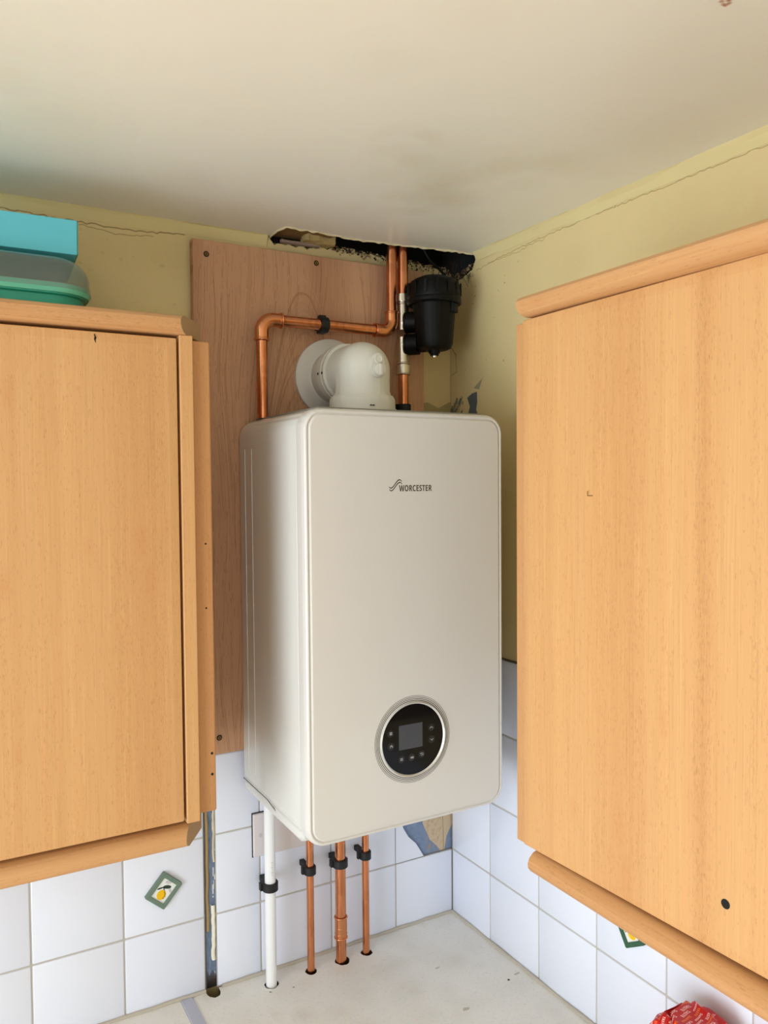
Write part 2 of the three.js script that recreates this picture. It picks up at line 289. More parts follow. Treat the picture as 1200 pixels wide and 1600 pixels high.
{
  const left = [-1.371, -1.2125, -1.0537, -0.8951, -0.7365, -0.5835], mid = [-0.5605, -0.468, -0.3095, -0.151, 0];
  for (let r = 0; r < 4; r++) {
    for (let i = r > 2 ? 3 : 0; i < left.length - 1; i++) tileAt(wallBack, false, left[i], left[i + 1], rowsY[r], rowsY[r + 1]);
    for (let i = 0; i < mid.length - 1; i++) if (!(r === 1 && i === 3)) tileAt(wallBack, false, mid[i], mid[i + 1], rowsY[r], rowsY[r + 1]);
  }
  // the broken tile keeps its left triangle
  const br = [[-0.151 + J, R1 + J], [-0.0785, R1 + J], [-0.0985, 0.181], [-0.118, 0.2], [-0.131, 0.222], [-0.1445, 0.26], [-0.151 + J, 0.29]];
  part('tile', new THREE.ExtrudeGeometry(shapeOf(br), { depth: 0.0055, bevelEnabled: true, bevelSize: 0.0008, bevelThickness: 0.0008, bevelSegments: 1 }).translate(0, 0, -0.0063), M.tile[0], wallBack, { label: 'broken tile with only its left corner left' });
  part('grout', [box(-1.4, -0.584, 0, R4, -0.0075, -0.0016), box(-0.560, -0.151, 0, R4, -0.0075, -0.0016), box(-0.151, 0, R2 + 0.001, R4, -0.0075, -0.0016), box(-0.151, 0, 0, R1 - 0.001, -0.0075, -0.0016)], M.grout, wallBack);
  // bare patch behind the broken tile: blue paint under cream plaster
  part('bare_plaster', uvPlane(box(-0.15, 0.004, R1, R2 + 0.001, -0.0088, -0.0065), 'x', -0.15, 0.154, 'y', R1, 0.1), std({ roughness: 0.9, map: canvasTexture(512, 340, (g, w, h) => {
    g.fillStyle = 'rgb(126,142,170)'; g.fillRect(0, 0, w, h);
    for (let i = 0; i < 200; i++) { g.fillStyle = `rgba(${rnd() < 0.5 ? '108,124,154' : '142,158,184'},0.2)`; g.beginPath(); g.ellipse(rr(0, w), rr(0, h), rr(4, 30), rr(4, 18), 0, 0, 7); g.fill(); }
    flake(g, [[w * 0.46, 0], [w * 0.48, h * 0.28], [w * 0.55, h * 0.5], [w * 0.6, h * 0.68], [w * 0.72, h * 0.86], [w * 0.78, h], [w * 0.86, h], [w * 0.9, h * 0.7], [w, h * 0.45], [w, 0]], 'rgb(206,184,154)');
    flake(g, [[w * 0.17, h * 0.62], [w * 0.25, h * 0.66], [w * 0.27, h * 0.8], [w * 0.22, h * 0.9], [w * 0.16, h * 0.78]], 'rgb(204,160,124)');
    for (let i = 0; i < 60; i++) { g.fillStyle = 'rgba(180,140,104,0.25)'; g.beginPath(); g.ellipse(rr(w * 0.55, w * 0.8), rr(0, h), rr(3, 14), rr(6, 30), 0.5, 0, 7); g.fill(); }
    crack(g, [[w * 0.83, 0], [w * 0.845, h]], 'rgba(86,60,40,0.9)', 3, 1);
  }, THREE.ClampToEdgeWrapping) }), wallBack);
  // narrow untiled slot below the left cabinet: blue paint, an ochre ridge of old filler, torn edges
  part('bare_plaster', uvPlane(box(-0.585, -0.559, 0, 0.5, -0.0088, -0.006), 'x', -0.585, 0.026, 'y', 0, 0.5), std({ roughness: 0.9, map: canvasTexture(64, 1024, (g, w, h) => {
    g.fillStyle = 'rgb(108,124,148)'; g.fillRect(0, 0, w, h);
    for (let i = 0; i < 300; i++) { g.fillStyle = `rgba(${rnd() < 0.5 ? '88,102,126' : '142,160,190'},0.25)`; g.fillRect(rr(0, w), rr(0, h), rr(2, 10), rr(6, 40)); }
    for (let i = 0; i < 50; i++) { g.fillStyle = 'rgba(236,228,208,0.8)'; g.fillRect(rr(w * 0.72, w), rr(0, h), rr(2, 8), rr(6, 40)); }
    const gr = g.createLinearGradient(0, h - 90, 0, h); gr.addColorStop(0, 'rgba(40,26,16,0)'); gr.addColorStop(0.7, 'rgba(40,26,16,0.85)'); gr.addColorStop(1, 'rgba(20,12,8,1)'); flake(g, [[0, h - 60], [12, h - 86], [26, h - 50], [40, h - 74], [64, h - 40], [64, h], [0, h]], gr);
  }, THREE.ClampToEdgeWrapping) }), wallBack);
  const ridge = (x, r, y0, y1, col, name) => { const pts = []; for (let i = 0; i <= 16; i++) pts.push([x + noise(i * 0.7, x * 90) * 0.0012, y0 + (y1 - y0) * i / 16, -0.006 + noise(i * 0.9, 4) * 0.0006]); part(name, tube(pts, r, 60, 8), col, wallBack); };
  ridge(-0.5765, 0.0034, 0.115, 0.49, std({ color: '#a68a5c', roughness: 1 }), 'filler_ridge');
  ridge(-0.5825, 0.0024, 0.0, 0.49, std({ color: '#6f6a72', roughness: 1 }), 'filler_ridge');
  ridge(-0.5625, 0.0022, 0.25, 0.49, std({ color: '#d9c9ac', roughness: 1 }), 'filler_ridge');
  ridge(-0.5655, 0.0042, 0.055, 0.165, std({ color: '#efe9d6', roughness: 1 }), 'filler_ridge');
  // sealant and dirt where tiles meet the worktop
  const bead = (pts) => tube(pts.map(([x, z]) => [x, 0.0015 + noise(x * 40, z * 40) * 0.0012, z]), 0.0042, 90, 7);
  const line = (f) => Array.from({ length: 31 }, (_, i) => f(i / 30));
  part('sealant', [bead(line((t) => [-0.552 + 0.55 * t, 0.0015 + noise(t * 30, 1) * 0.0012])), bead(line((t) => [-1.35 + 0.765 * t, 0.0015 + noise(t * 30, 2) * 0.001]))], M.sealant, wallBack);
}
{
  const zs = [0, 0.1424, 0.301, 0.4596, 0.6182, 0.7768, 0.9354, 1.094, 1.2526];
  for (let r = 0; r < 4; r++) for (let i = 0; i < zs.length - 1; i++) if (r < 2 || i < 4) tileAt(wallRight, true, zs[i], zs[i + 1], rowsY[r], rowsY[r + 1]);
  part('grout', [box(0.0016, 0.0085, 0, R4, -0.002, 0.62), box(0.0016, 0.0085, 0, R2, 0.62, 1.28)], M.grout, wallRight);
  part('shadow_gap_line', tube(Array.from({ length: 30 }, (_, i) => [0.0012 + noise(i * 0.9, 5) * 0.0008, 0.6235 + noise(i * 0.7, 2) * 0.001, 0.6 * i / 29]), 0.0022, 60, 6), M.stain, wallRight);  // dark strip paints in the shadow gap, with its dirt, above the tiles
  part('plaster', box(0.003, 0.0085, R2, 0.624, 0.62, ZF), M.plasterPlain, wallRight);
  part('plaster', box(0.003, 0.0085, FLOOR, R2, 1.28, ZF), M.plasterPlain, wallRight);
  part('sealant', tube(Array.from({ length: 41 }, (_, i) => [-0.0015 - noise(i * 0.9, 7) * 0.0014, 0.001 + noise(i * 0.8, 3) * 0.0012, 0.002 + 1.2 * i / 40]), 0.0042, 120, 7), M.sealant, wallRight);
}
// ceiling with the broken corner
{
  const c = structure('ceiling');
  const rim = ragged([[0.02, 0.094], [-0.063, 0.086], [-0.149, 0.074], [-0.264, 0.063], [-0.335, 0.066], [-0.385, 0.07], [-0.424, 0.068], [-0.432, 0.038], [-0.428, -0.012]], 0.009, 0.0022);
  const pts = [[XL - 0.15, -0.15], [XL - 0.15, ZF + 0.15], [0.15, ZF + 0.15], [0.15, 0.096], ...rim, [-0.43, -0.15]];
  const g = new THREE.ExtrudeGeometry(shapeOf(pts.map(([x, z]) => [x, -z])), { depth: 0.013, bevelEnabled: false }); g.rotateX(-Math.PI / 2); // shape (x, -z) -> x, z
  g.translate(0, CEIL, 0);
  part('plasterboard', uvPlane(g, 'x', XL, 2.9, 'z', 0, 3.4), M.ceiling, c);
  // light torn paper edge along the break
  const lip = rim.map(([x, z], i) => [x, CEIL - 0.0008 + noise(i, 5) * 0.0012, z + 0.0015]);
  part('torn_edge', tube(lip, 0.0022, 220, 6), std({ color: '#d9cba6', roughness: 1 }), c);
  // dark joist space over it
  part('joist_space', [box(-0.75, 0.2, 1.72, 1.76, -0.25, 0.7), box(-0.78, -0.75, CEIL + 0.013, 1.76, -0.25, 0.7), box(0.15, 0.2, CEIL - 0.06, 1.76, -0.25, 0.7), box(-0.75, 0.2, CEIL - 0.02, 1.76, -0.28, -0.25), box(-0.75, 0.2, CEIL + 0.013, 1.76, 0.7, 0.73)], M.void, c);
  part('joist', [box(-0.4, -0.35, CEIL + 0.014, 1.66, -0.1, 0.68)], M.timber, c);
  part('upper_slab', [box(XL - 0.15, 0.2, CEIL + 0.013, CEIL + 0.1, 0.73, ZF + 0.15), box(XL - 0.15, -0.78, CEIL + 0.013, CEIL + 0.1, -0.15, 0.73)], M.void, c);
}
// cracked plaster fillets between walls and ceiling
function fillet(name, along, a0, a1, n) {
  const pos = [], P = (t, k) => { const a = a0 + (a1 - a0) * t, d = 0.0165 + noise(a * 14, k * 3) * 0.0022, pr = [[0.0005, CEIL - d - 0.004], [0.0028 + noise(a * 30, 3) * 0.0008, CEIL - d + 0.001], [0.0045, CEIL - d * 0.45], [0.009 + noise(a * 22, 8) * 0.002, CEIL - 0.0012], [0.0125 + noise(a * 26, 6) * 0.003, CEIL + 0.001]][k]; return along === 'x' ? [a, pr[1], pr[0] - 0.002] : [-pr[0] + 0.002, pr[1], a]; };
  for (let i = 0; i < n; i++) for (let k = 0; k < 4; k++) { const A = P(i / n, k), B = P((i + 1) / n, k), C = P((i + 1) / n, k + 1), D = P(i / n, k + 1); along === 'x' ? pos.push(...A, ...B, ...C, ...A, ...C, ...D) : pos.push(...B, ...A, ...C, ...C, ...A, ...D); }
  const g = new THREE.BufferGeometry(); g.setAttribute('position', new THREE.Float32BufferAttribute(pos, 3)); g.computeVertexNormals();
  const m = new THREE.Mesh(plain(toCreasedNormals(g, 0.5)), M.trim); m.name = name; m.userData = { kind: 'structure' }; scene.add(m);
}
fillet('trim_1', 'x', XL, -0.437, 160); fillet('trim_2', 'z', 0.1, ZF, 160);
// floor and the walls behind the camera, with the two windows
{
  const f = new THREE.Mesh(box(XL - 0.15, 0.15, FLOOR - 0.1, FLOOR, -0.15, ZF + 0.15), M.floor); f.name = 'floor'; f.userData = { kind: 'structure' }; scene.add(f);
  const wl = structure('wall_left'), y0 = FLOOR - 0.1, y1 = CEIL + 0.1;
  part('wall_body', [box(XL - 0.15, XL, y0, y1, -0.15, W1.z0), box(XL - 0.15, XL, y0, y1, W1.z1, ZF + 0.15), box(XL - 0.15, XL, y0, W1.y0, W1.z0, W1.z1), box(XL - 0.15, XL, W1.y1, y1, W1.z0, W1.z1)], M.otherWall, wl);
  const wf = structure('wall_front');
  part('wall_body', [box(XL, W2.x0, y0, y1, ZF, ZF + 0.15), box(W2.x1, 0.15, y0, y1, ZF, ZF + 0.15), box(W2.x0, W2.x1, y0, W2.y0, ZF, ZF + 0.15), box(W2.x0, W2.x1, W2.y1, y1, ZF, ZF + 0.15)], M.otherWall, wf);
  const pane = phys({ color: '#ffffff', transmission: 1, thickness: 0, roughness: 0, ior: 1.5 }), fm = std({ color: '#f2f2f0', roughness: 0.4 });
  const w1 = structure('window_1'), zc = (W1.z0 + W1.z1) / 2, X0 = XL - 0.11, X1 = XL - 0.05;
  part('window_frame', [box(X0, X1, W1.y0, W1.y1, W1.z0, W1.z0 + 0.05), box(X0, X1, W1.y0, W1.y1, W1.z1 - 0.05, W1.z1), box(X0, X1, W1.y0, W1.y1, zc - 0.03, zc + 0.03), box(X0, X1, W1.y0, W1.y0 + 0.05, W1.z0, W1.z1), box(X0, X1, W1.y1 - 0.05, W1.y1, W1.z0, W1.z1)], fm, w1);
  part('pane', box(XL - 0.082, XL - 0.078, W1.y0 + 0.05, W1.y1 - 0.05, W1.z0 + 0.05, W1.z1 - 0.05), pane, w1);
  const w2 = structure('window_2'), xc = (W2.x0 + W2.x1) / 2, Z0 = ZF + 0.05, Z1 = ZF + 0.11;
  part('window_frame', [box(W2.x0, W2.x0 + 0.05, W2.y0, W2.y1, Z0, Z1), box(W2.x1 - 0.05, W2.x1, W2.y0, W2.y1, Z0, Z1), box(xc - 0.03, xc + 0.03, W2.y0, W2.y1, Z0, Z1), box(W2.x0, W2.x1, W2.y0, W2.y0 + 0.05, Z0, Z1), box(W2.x0, W2.x1, W2.y1 - 0.05, W2.y1, Z0, Z1)], fm, w2);
  part('pane', box(W2.x0 + 0.05, W2.x1 - 0.05, W2.y0 + 0.05, W2.y1 - 0.05, ZF + 0.078, ZF + 0.082), pane, w2);
}

{ // unseen base unit fronts, added to keep the worktop pipe holes dark
  const g = merge([box(XL, -0.58, FLOOR, -0.037, 0.56, 0.578), box(-0.598, -0.58, FLOOR, -0.037, 0.578, 2.6), box(-0.58, -0.001, FLOOR, -0.037, 2.582, 2.6)]);
  const m = new THREE.Mesh(g, M.carcass); m.name = 'trim_3'; m.userData = { kind: 'structure' }; scene.add(m);
}
// ------------------------------------------------------------------ worktops
const PIPES = { white: [-0.464, 0.043], smallA: [-0.378, 0.043], big: [-0.3095, 0.043], smallB: [-0.2505, 0.043] };
{
  const t = thing('worktop', 'speckled cream corner worktop with pipe holes under the boiler', 'worktop', [-0.3, -0.038, 0.6]);
  const s = shapeOf([[-0.612, -0.0005], ...Array.from({ length: 15 }, (_, i) => { const a = Math.PI * i / 14; return [-0.5715 - 0.0135 * Math.cos(a), -0.0005 - 0.0265 * Math.pow(Math.sin(a), 0.6) * (1 + noise(i * 0.8, 3) * 0.06)]; }), [-0.0005, -0.0005], [-0.0005, -2.6], [-0.612, -2.6]]);
  const hole = (x, z, r, sx = 1) => { const h = new THREE.Path(), n = 22; for (let i = 0; i <= n; i++) { const a = -i / n * Math.PI * 2, q = r * (1 + noise(Math.cos(a) * 2 + x * 50, Math.sin(a) * 2) * 0.12); const px = x + Math.cos(a) * q * sx, pz = z + Math.sin(a) * q; i ? h.lineTo(px, -pz) : h.moveTo(px, -pz); } s.holes.push(h); };
  hole(-0.4635, 0.0435, 0.0145); hole(-0.378, 0.0435, 0.0125); hole(-0.3075, 0.0435, 0.0165); hole(-0.250, 0.0435, 0.0125);
  const g = new THREE.ExtrudeGeometry(s, { depth: 0.036, bevelEnabled: false }); g.rotateX(-Math.PI / 2); g.translate(0, -0.0377, 0);
  part('chipboard_core', g, std({ color: '#4a3522', roughness: 1 }), t);
  const lam = new THREE.ExtrudeGeometry(s, { depth: 0.0012, bevelEnabled: false }); lam.rotateX(-Math.PI / 2); lam.translate(0, -0.0017, 0);
  part('laminate', uvPlane(lam, 'x', 0, 1, 'z', 0, 1), M.worktop, t);
  for (const [x, z, a, b] of [[-0.0500, 0.2700, 0.0035, 0.0025], [-0.150, 0.165, 0.0055, 0.0022], [-0.175, 0.300, 0.0085, 0.004], [-0.43, 0.075, 0.0016, 0.0016], [-0.475, 0.066, 0.0018, 0.0014], [-0.022, 0.262, 0.006, 0.003]]) { const k = []; for (let i = 0; i < 12; i++) { const an = i / 12 * 6.283, q = 1 + noise(i * 1.7, x * 99) * 0.5; k.push([Math.cos(an) * a * q, Math.sin(an) * b * q]); } part('stain', new THREE.ExtrudeGeometry(shapeOf(k), { depth: 0.0003, bevelEnabled: false }).rotateX(-Math.PI / 2).translate(x, -0.0004, z), a > 0.005 ? std({ color: '#c9c1b0', roughness: 0.7 }) : M.stain, t); }
  const t2 = thing('worktop', 'pale worktop running left of the metal joint strip', 'worktop', [-1.7, -0.038, 0.3]);
  part('slab', uvPlane(box(XL + 0.001, -0.6355, -0.0365, -0.0005, 0.0005, 0.6), 'x', 0, 1, 'z', 0, 1), M.worktop, t2);
  const t3 = thing('joint_strip', 'grey metal joint strip between the two worktops, bottom left', 'trim strip', [-0.624, -0.038, 0.3]);
  part('strip', [rbox(-0.635, -0.6125, -0.036, 0.0018, 0.006, 0.6, 0.0012)], M.alu, t3);
}

// ------------------------------------------------------------------ plywood backing board
{
  const t = thing('plywood_board', 'reddish plywood board screwed to the wall behind the boiler', 'board', [-0.337, 0.47, 0]);
  part('panel', uvPlane(rbox(-0.5925, -0.081, 0.470, 1.4535, 0.0002, 0.018, 0.0012, 1), 'x', -0.5925, 0.5115, 'y', 0.47, 0.9835), M.ply, t);
  for (const [x, y] of [[-0.566, 1.427], [-0.338, 1.439], [-0.555, 0.502]]) {
    const s = part('screw', [rod(V(x, y, 0.0175), V(x, y, 0.0187), 0.0044, 16), torusAt(V(x, y, 0.0185), V(0, 0, 1), 0.0044, 0.0012, 16, 6)], std({ color: '#2f2013', roughness: 0.8 }), t);
    part('screw_head', [rod(V(x, y, 0.0186), V(x, y, 0.0196), 0.0032, 12)], M.screw, s);
    part('screw_slot', [box(x - 0.0018, x + 0.0018, y - 0.0004, y + 0.0004, 0.0195, 0.0198), box(x - 0.0004, x + 0.0004, y - 0.0018, y + 0.0018, 0.0195, 0.0198)], M.dark, s);
  }
}

// ------------------------------------------------------------------ wall cabinets
// door with a shallow chamfer round its face; face towards +z, in local metres
function doorGeo(x0, x1, y0, y1, zb, zf) { return rrLoft((x0 + x1) / 2, (y0 + y1) / 2, x1 - x0, y1 - y0, 0.0015, [[0, zb], [0, zf - 0.0022], [0.0008, zf - 0.0014], [0.013, zf]], 1, 0.02, true); }
// cornice section in (out, y): rounded front, out = distance in front of z0; extruded along x, right end mitred when m
const mouldPts = [[-0.05, 0], [-0.002, 0], [0.006, 0.0025], [0.0125, 0.009], [0.0155, 0.0165], [0.0150, 0.0235], [0.011, 0.029], [0.004, 0.032], [-0.05, 0.032]];
function mould(x0, x1, y, z0, flipY, mitre, k = 1) {
  const s = new THREE.Shape(); const pts = mouldPts.map(([o, h]) => [o, (flipY ? 0.032 - h : h) * k]); if (flipY) pts.reverse();
  s.moveTo(...pts[0]); for (let i = 1; i < pts.length; i++) s.lineTo(...pts[i]); s.closePath();
  let g = plain(new THREE.ExtrudeGeometry(s, { depth: x1 - x0, bevelEnabled: false })); // (out, y, along)
  const p = g.attributes.position;
  for (let i = 0; i < p.count; i++) { const o = p.getX(i), h = p.getY(i), a = p.getZ(i); let x = x0 + a; if (mitre && a > 1e-6) x -= (o + 0.05) * mitre; p.setXYZ(i, x, y + h, z0 + o); }
  for (let i = 0; i < p.count; i += 3) { const a = [p.getX(i), p.getY(i), p.getZ(i)]; p.setXYZ(i, p.getX(i + 1), p.getY(i + 1), p.getZ(i + 1)); p.setXYZ(i + 1, ...a); }
  g.computeVertexNormals(); return toCreasedNormals(g, 0.6);
}
{
  const t = thing('wall_cabinet', 'beech wall cabinet left of the boiler with a turquoise box on its top', 'cabinet', [-0.98, 0.48, 0]);
  part('carcass', uvBox(rbox(-1.30, -0.6555, 0.482, 1.211, 0.0005, 0.288, 0.001, 1)), M.carcass, t);
  const d = part('door', uvBox(doorGeo(-1.30, -0.7045, 0.477, 1.211, 0.2895, 0.31), 'y', [0.3, 0]), M.beech, t);
  part('chip', new THREE.ExtrudeGeometry(shapeOf([[-0.8228, 1.2065], [-0.8212, 1.2078], [-0.8206, 1.2045], [-0.8192, 1.2025], [-0.8205, 1.1985], [-0.8196, 1.1945], [-0.8215, 1.1965], [-0.8226, 1.2005], [-0.8218, 1.2035]]), { depth: 0.0004, bevelEnabled: false }).translate(0, 0, 0.3098), M.dark, d);
  part('end_post', uvBox(rbox(-0.7005, -0.680, 0.4725, 1.2165, 0.2895, 0.31, 0.0015), 'y'), M.beech, t);
  const fill = part('filler_strip', uvBox(rbox(-0.6795, -0.650, 0.479, 1.2115, 0.02, 0.298, 0.003), 'y', [0.11, 0.1]), std({ map: beechTex, color: new THREE.Color(0.86, 0.78, 0.74), roughness: 0.55 }), t);
  for (const y of [0.571, 0.538]) part('screw_hole', [rod(V(-0.6565, y, 0.2975), V(-0.6565, y, 0.2983), 0.0022, 10)], M.dark, fill);
  for (const [x, y] of [[-0.6615, 0.9], [-0.662, 0.8]]) part('screw_hole', [rod(V(x, y, 0.2975), V(x, y, 0.2982), 0.0016, 8)], M.dark, fill);
  const c = part('cornice', uvBox(mould(-1.30, -0.6535, 1.2165, 0.31, false, 0.75, 0.87), 'x', [0.2, 0.3]), M.beechMould, t);
  part('cut_end', [uvBox(cutEnd(-0.6535, 1.2165, 0.31, false, 0.75, 0.87))], M.rawEnd, c);
  const p = part('pelmet', uvBox(mould(-1.30, -0.662, 0.4365, 0.302, true, 0.65, 1.04), 'x', [0.4, 0.1]), M.beechMould, t);
  part('cut_end', [uvBox(cutEnd(-0.662, 0.4365, 0.302, true, 0.65, 1.04))], M.rawEnd, p);
}
// sawn end face of a mitred moulding, a fraction of a millimetre proud
function cutEnd(x1, y, z0, flipY, mitre, k = 1) {
  const pts = mouldPts.map(([o, h]) => [o, (flipY ? 0.032 - h : h) * k]); if (flipY) pts.reverse();
  const g = plain(new THREE.ExtrudeGeometry(shapeOf(pts), { depth: 0.0008, bevelEnabled: false })), p = g.attributes.position;
  for (let i = 0; i < p.count; i++) { const o = p.getX(i), h = p.getY(i), a = p.getZ(i); p.setXYZ(i, x1 - (o + 0.05) * mitre + a, y + h, z0 + o); }
  for (let i = 0; i < p.count; i += 3) { const a = [p.getX(i), p.getY(i), p.getZ(i)]; p.setXYZ(i, p.getX(i + 1), p.getY(i + 1), p.getZ(i + 1)); p.setXYZ(i + 1, ...a); }
  g.computeVertexNormals(); return g;
}
{ // right cabinet: built along local x facing local +z, then turned to face -x
  const t = thing('wall_cabinet', 'beech wall cabinet right of the boiler with a drilled hole low in its door', 'cabinet', [0, 0, 0]);
  // local x = distance along the wall from the corner side, local z = distance from the wall
  part('carcass', uvBox(rbox(0.617, 1.26, 0.482, 1.2105, 0.012, 0.286, 0.001, 1)), M.carcass, t);
  const d = part('door', uvBox(doorGeo(0.6565, 1.26, 0.4915, 1.2095, 0.309, 0.33), 'y', [-0.05, 0.33]), M.beech, t);
  part('knob_hole', [rod(V(0.9735, 0.548, 0.3296), V(0.9735, 0.548, 0.3304), 0.0052, 14)], M.dark, d);
  part('chip', [box(0.777, 0.786, 0.9725, 0.9738, 0.3299, 0.3303), box(0.777, 0.7784, 0.9725, 0.979, 0.3299, 0.3303)], std({ color: '#8a5c30', roughness: 0.9 }), d);
  part('filler_strip', uvBox(rbox(0.616, 0.668, 0.478, 1.2125, 0.287, 0.308, 0.002), 'y', [0.2, 0]), M.beechMould, t);
  part('cornice', uvBox(mould(0.6625, 1.26, 1.2125, 0.33, false, 0, 0.84), 'x', [0.1, 0.2]), M.beechMould, t);
  part('pelmet', uvBox(mould(0.6755, 1.26, 0.4600, 0.322, true, 0, 0.92), 'x', [0.3, 0.5]), M.beechMould, t);
  // mirror-free turn: local x -> world z, local z -> world -x
  t.traverse((m) => { if (!m.isMesh) return; const ajar = m.name === 'door' || m.parent.name === 'door', p = m.geometry.attributes.position, n = m.geometry.attributes.normal; const A = ajar ? 0.028 : 0, ca = Math.cos(A), sa = Math.sin(A), px = 0.6565, pz = 0.33;
    const T = (at, dir) => { for (let i = 0; i < at.count; i++) { let x = at.getX(i), y = at.getY(i), z = at.getZ(i); if (!dir) { x -= px; z -= pz; } let x2 = x * ca + z * sa, z2 = -x * sa + z * ca; if (!dir) { x2 += px; z2 += pz; if (ajar) y += (x2 - px) * 0.008; } at.setXYZ(i, -z2, y, x2); } };
    T(p, false); T(n, true);
    m.geometry.translate(0.165, -0.48, -0.94);
  });
  t.position.set(-0.165, 0.48, 0.94);
}

// ------------------------------------------------------------------ boiler
const BX = -0.3086, B0 = 0.3914, B1 = 1.1154, BF = 0.331;
const font = await new FontLoader().loadAsync('fonts/droid/droid_sans_bold.typeface.json');
{
  const t = thing('boiler', 'white wall-hung boiler with a round black control dial', 'boiler', [BX, B0, 0.02]);
  const cy = (B0 + B1) / 2, h = B1 - B0;
  part('casing', rrLoft(BX, cy, 0.398, h - 0.001, 0.036, [[0.004, 0.019], [0, 0.024], [0, 0.296], [0.003, 0.2985], [0.004, 0.30]], 12, 0.6, true), M.whiteCase, t);
  const f = part('front_panel', rrLoft(BX, cy, 0.402, h, 0.036, [[0.0016, 0.2995], [0, 0.302], [0, 0.3195], [0.0008, 0.3238], [0.0024, 0.3275], [0.0042, 0.3296], [0.0060, 0.3302], [0.0075, 0.3296], [0.0084, 0.3283], [0.0100, 0.3283], [0.0112, 0.3302], [0.0126, 0.331], [0.0136, BF], [0.03, BF], [0.06, BF]], 14, 0.3), M.white, t);
  part('side_rib', [-1, 1].flatMap((s) => [0.052, 0.088].map((z) => rbox(BX + s * 0.1991 - 0.0012, BX + s * 0.1991 + 0.0012, 0.442, 1.058, z - 0.0022, z + 0.0022, 0.001))), M.whiteCase, t);
  // lower lip under the removable side panel
  part('bottom_tray', rrLoft(BX, B0 + 0.012, 0.394, 0.03, 0.012, [[0.006, 0.0195], [0, 0.024], [0, 0.285], [0.006, 0.296]], 5, 0.6, true), M.whiteCase, t);
  part('panel_seam', [tube([[-0.5082, 0.4165, 0.022], [-0.5086, 0.4165, 0.08], [-0.5086, 0.4165, 0.145], [-0.508, 0.412, 0.168], [-0.504, 0.404, 0.185], [-0.5, 0.399, 0.205]], 0.0009, 40, 6)], M.seam, t);
  part('top_plate', rbox(BX - 0.165, BX + 0.165, B1 - 0.002, B1 + 0.0035, 0.022, 0.308, 0.0015, 1), std({ color: '#8b8980', roughness: 0.6 }), t);
  // badge
  const tx = new TextGeometry('WORCESTER', { font, size: 0.0105, depth: 0.0003, curveSegments: 4 }); tx.computeBoundingBox();
  const bb = tx.boundingBox, w = bb.max.x - bb.min.x; tx.translate(-bb.min.x, -bb.min.y, 0); tx.scale(0.0665 / w, 1, 1); tx.translate(-0.332, 0.9775, BF - 0.0001);
  const swoosh = (dy, x0) => { const up = [], dn = []; for (let i = 0; i <= 20; i++) { const q = i / 20, x = x0 + 0.0255 * q, y = 0.9795 + dy + 0.0145 * (0.5 - 0.5 * Math.cos(Math.PI * Math.min(1, Math.max(0, (q - 0.12) / 0.72)))) + (q < 0.15 ? (0.15 - q) * 0.014 : 0) - (q > 0.86 ? (q - 0.86) * 0.02 : 0), th = 0.0011 * (0.55 + 0.6 * Math.sin(Math.PI * q)); up.push([x, y + th]); dn.unshift([x, y - th]); } return new THREE.ExtrudeGeometry(shapeOf([...dn.reverse(), ...up.reverse()]), { depth: 0.0003, bevelEnabled: false }).translate(0, 0, BF - 0.0001); };
  part('badge', [tx, swoosh(0.0035, -0.352), swoosh(-0.001, -0.3515)], M.print, f);
  // control dial
  const C = V(-0.3075, 0.545, BF), Z = V(0, 0, 1), at = (dz) => V(C.x, C.y, BF + dz);
  const spin = (pts, seg = 80) => lathe(pts, 0, 0, 0, seg).rotateX(Math.PI / 2).translate(C.x, C.y, BF);
  const dial = part('control_panel', spin([[0, 0.0011], [0.0622, 0.0011], [0.0626, 0.0004]]), M.glass, t);
  part('bezel', spin([[0.0618, 0.0009], [0.0624, 0.0014], [0.0640, 0.0042], [0.0647, 0.0044], [0.0652, 0.0038], [0.0656, 0.0014], [0.0662, -0.0002]]), M.bezel, dial);
  [[0.0678, 0.0011], [0.0706, 0.0010], [0.0734, 0.0008], [0.0760, 0.0005]].forEach(([R, w]) => part('dial_ring', spin([[R - w / 2, -0.0002], [R - w / 2, 0.0003], [R + w / 2, 0.0003], [R + w / 2, -0.0002]]), M.groove, dial));
  part('screen', rbox(-0.3365, -0.2885, 0.5295, 0.5725, BF + 0.0008, BF + 0.0015, 0.0003, 1), M.screen, dial);
  const btn = [[-0.353, 0.562], [-0.3525, 0.5395], [-0.2705, 0.5605], [-0.2695, 0.5385], [-0.332, 0.5135], [-0.311, 0.5135], [-0.2905, 0.516]];
  const bar = (x, y, w, h, a = 0) => new THREE.BoxGeometry(w, h, 0.0003).rotateZ(a).translate(x, y, BF + 0.0021);
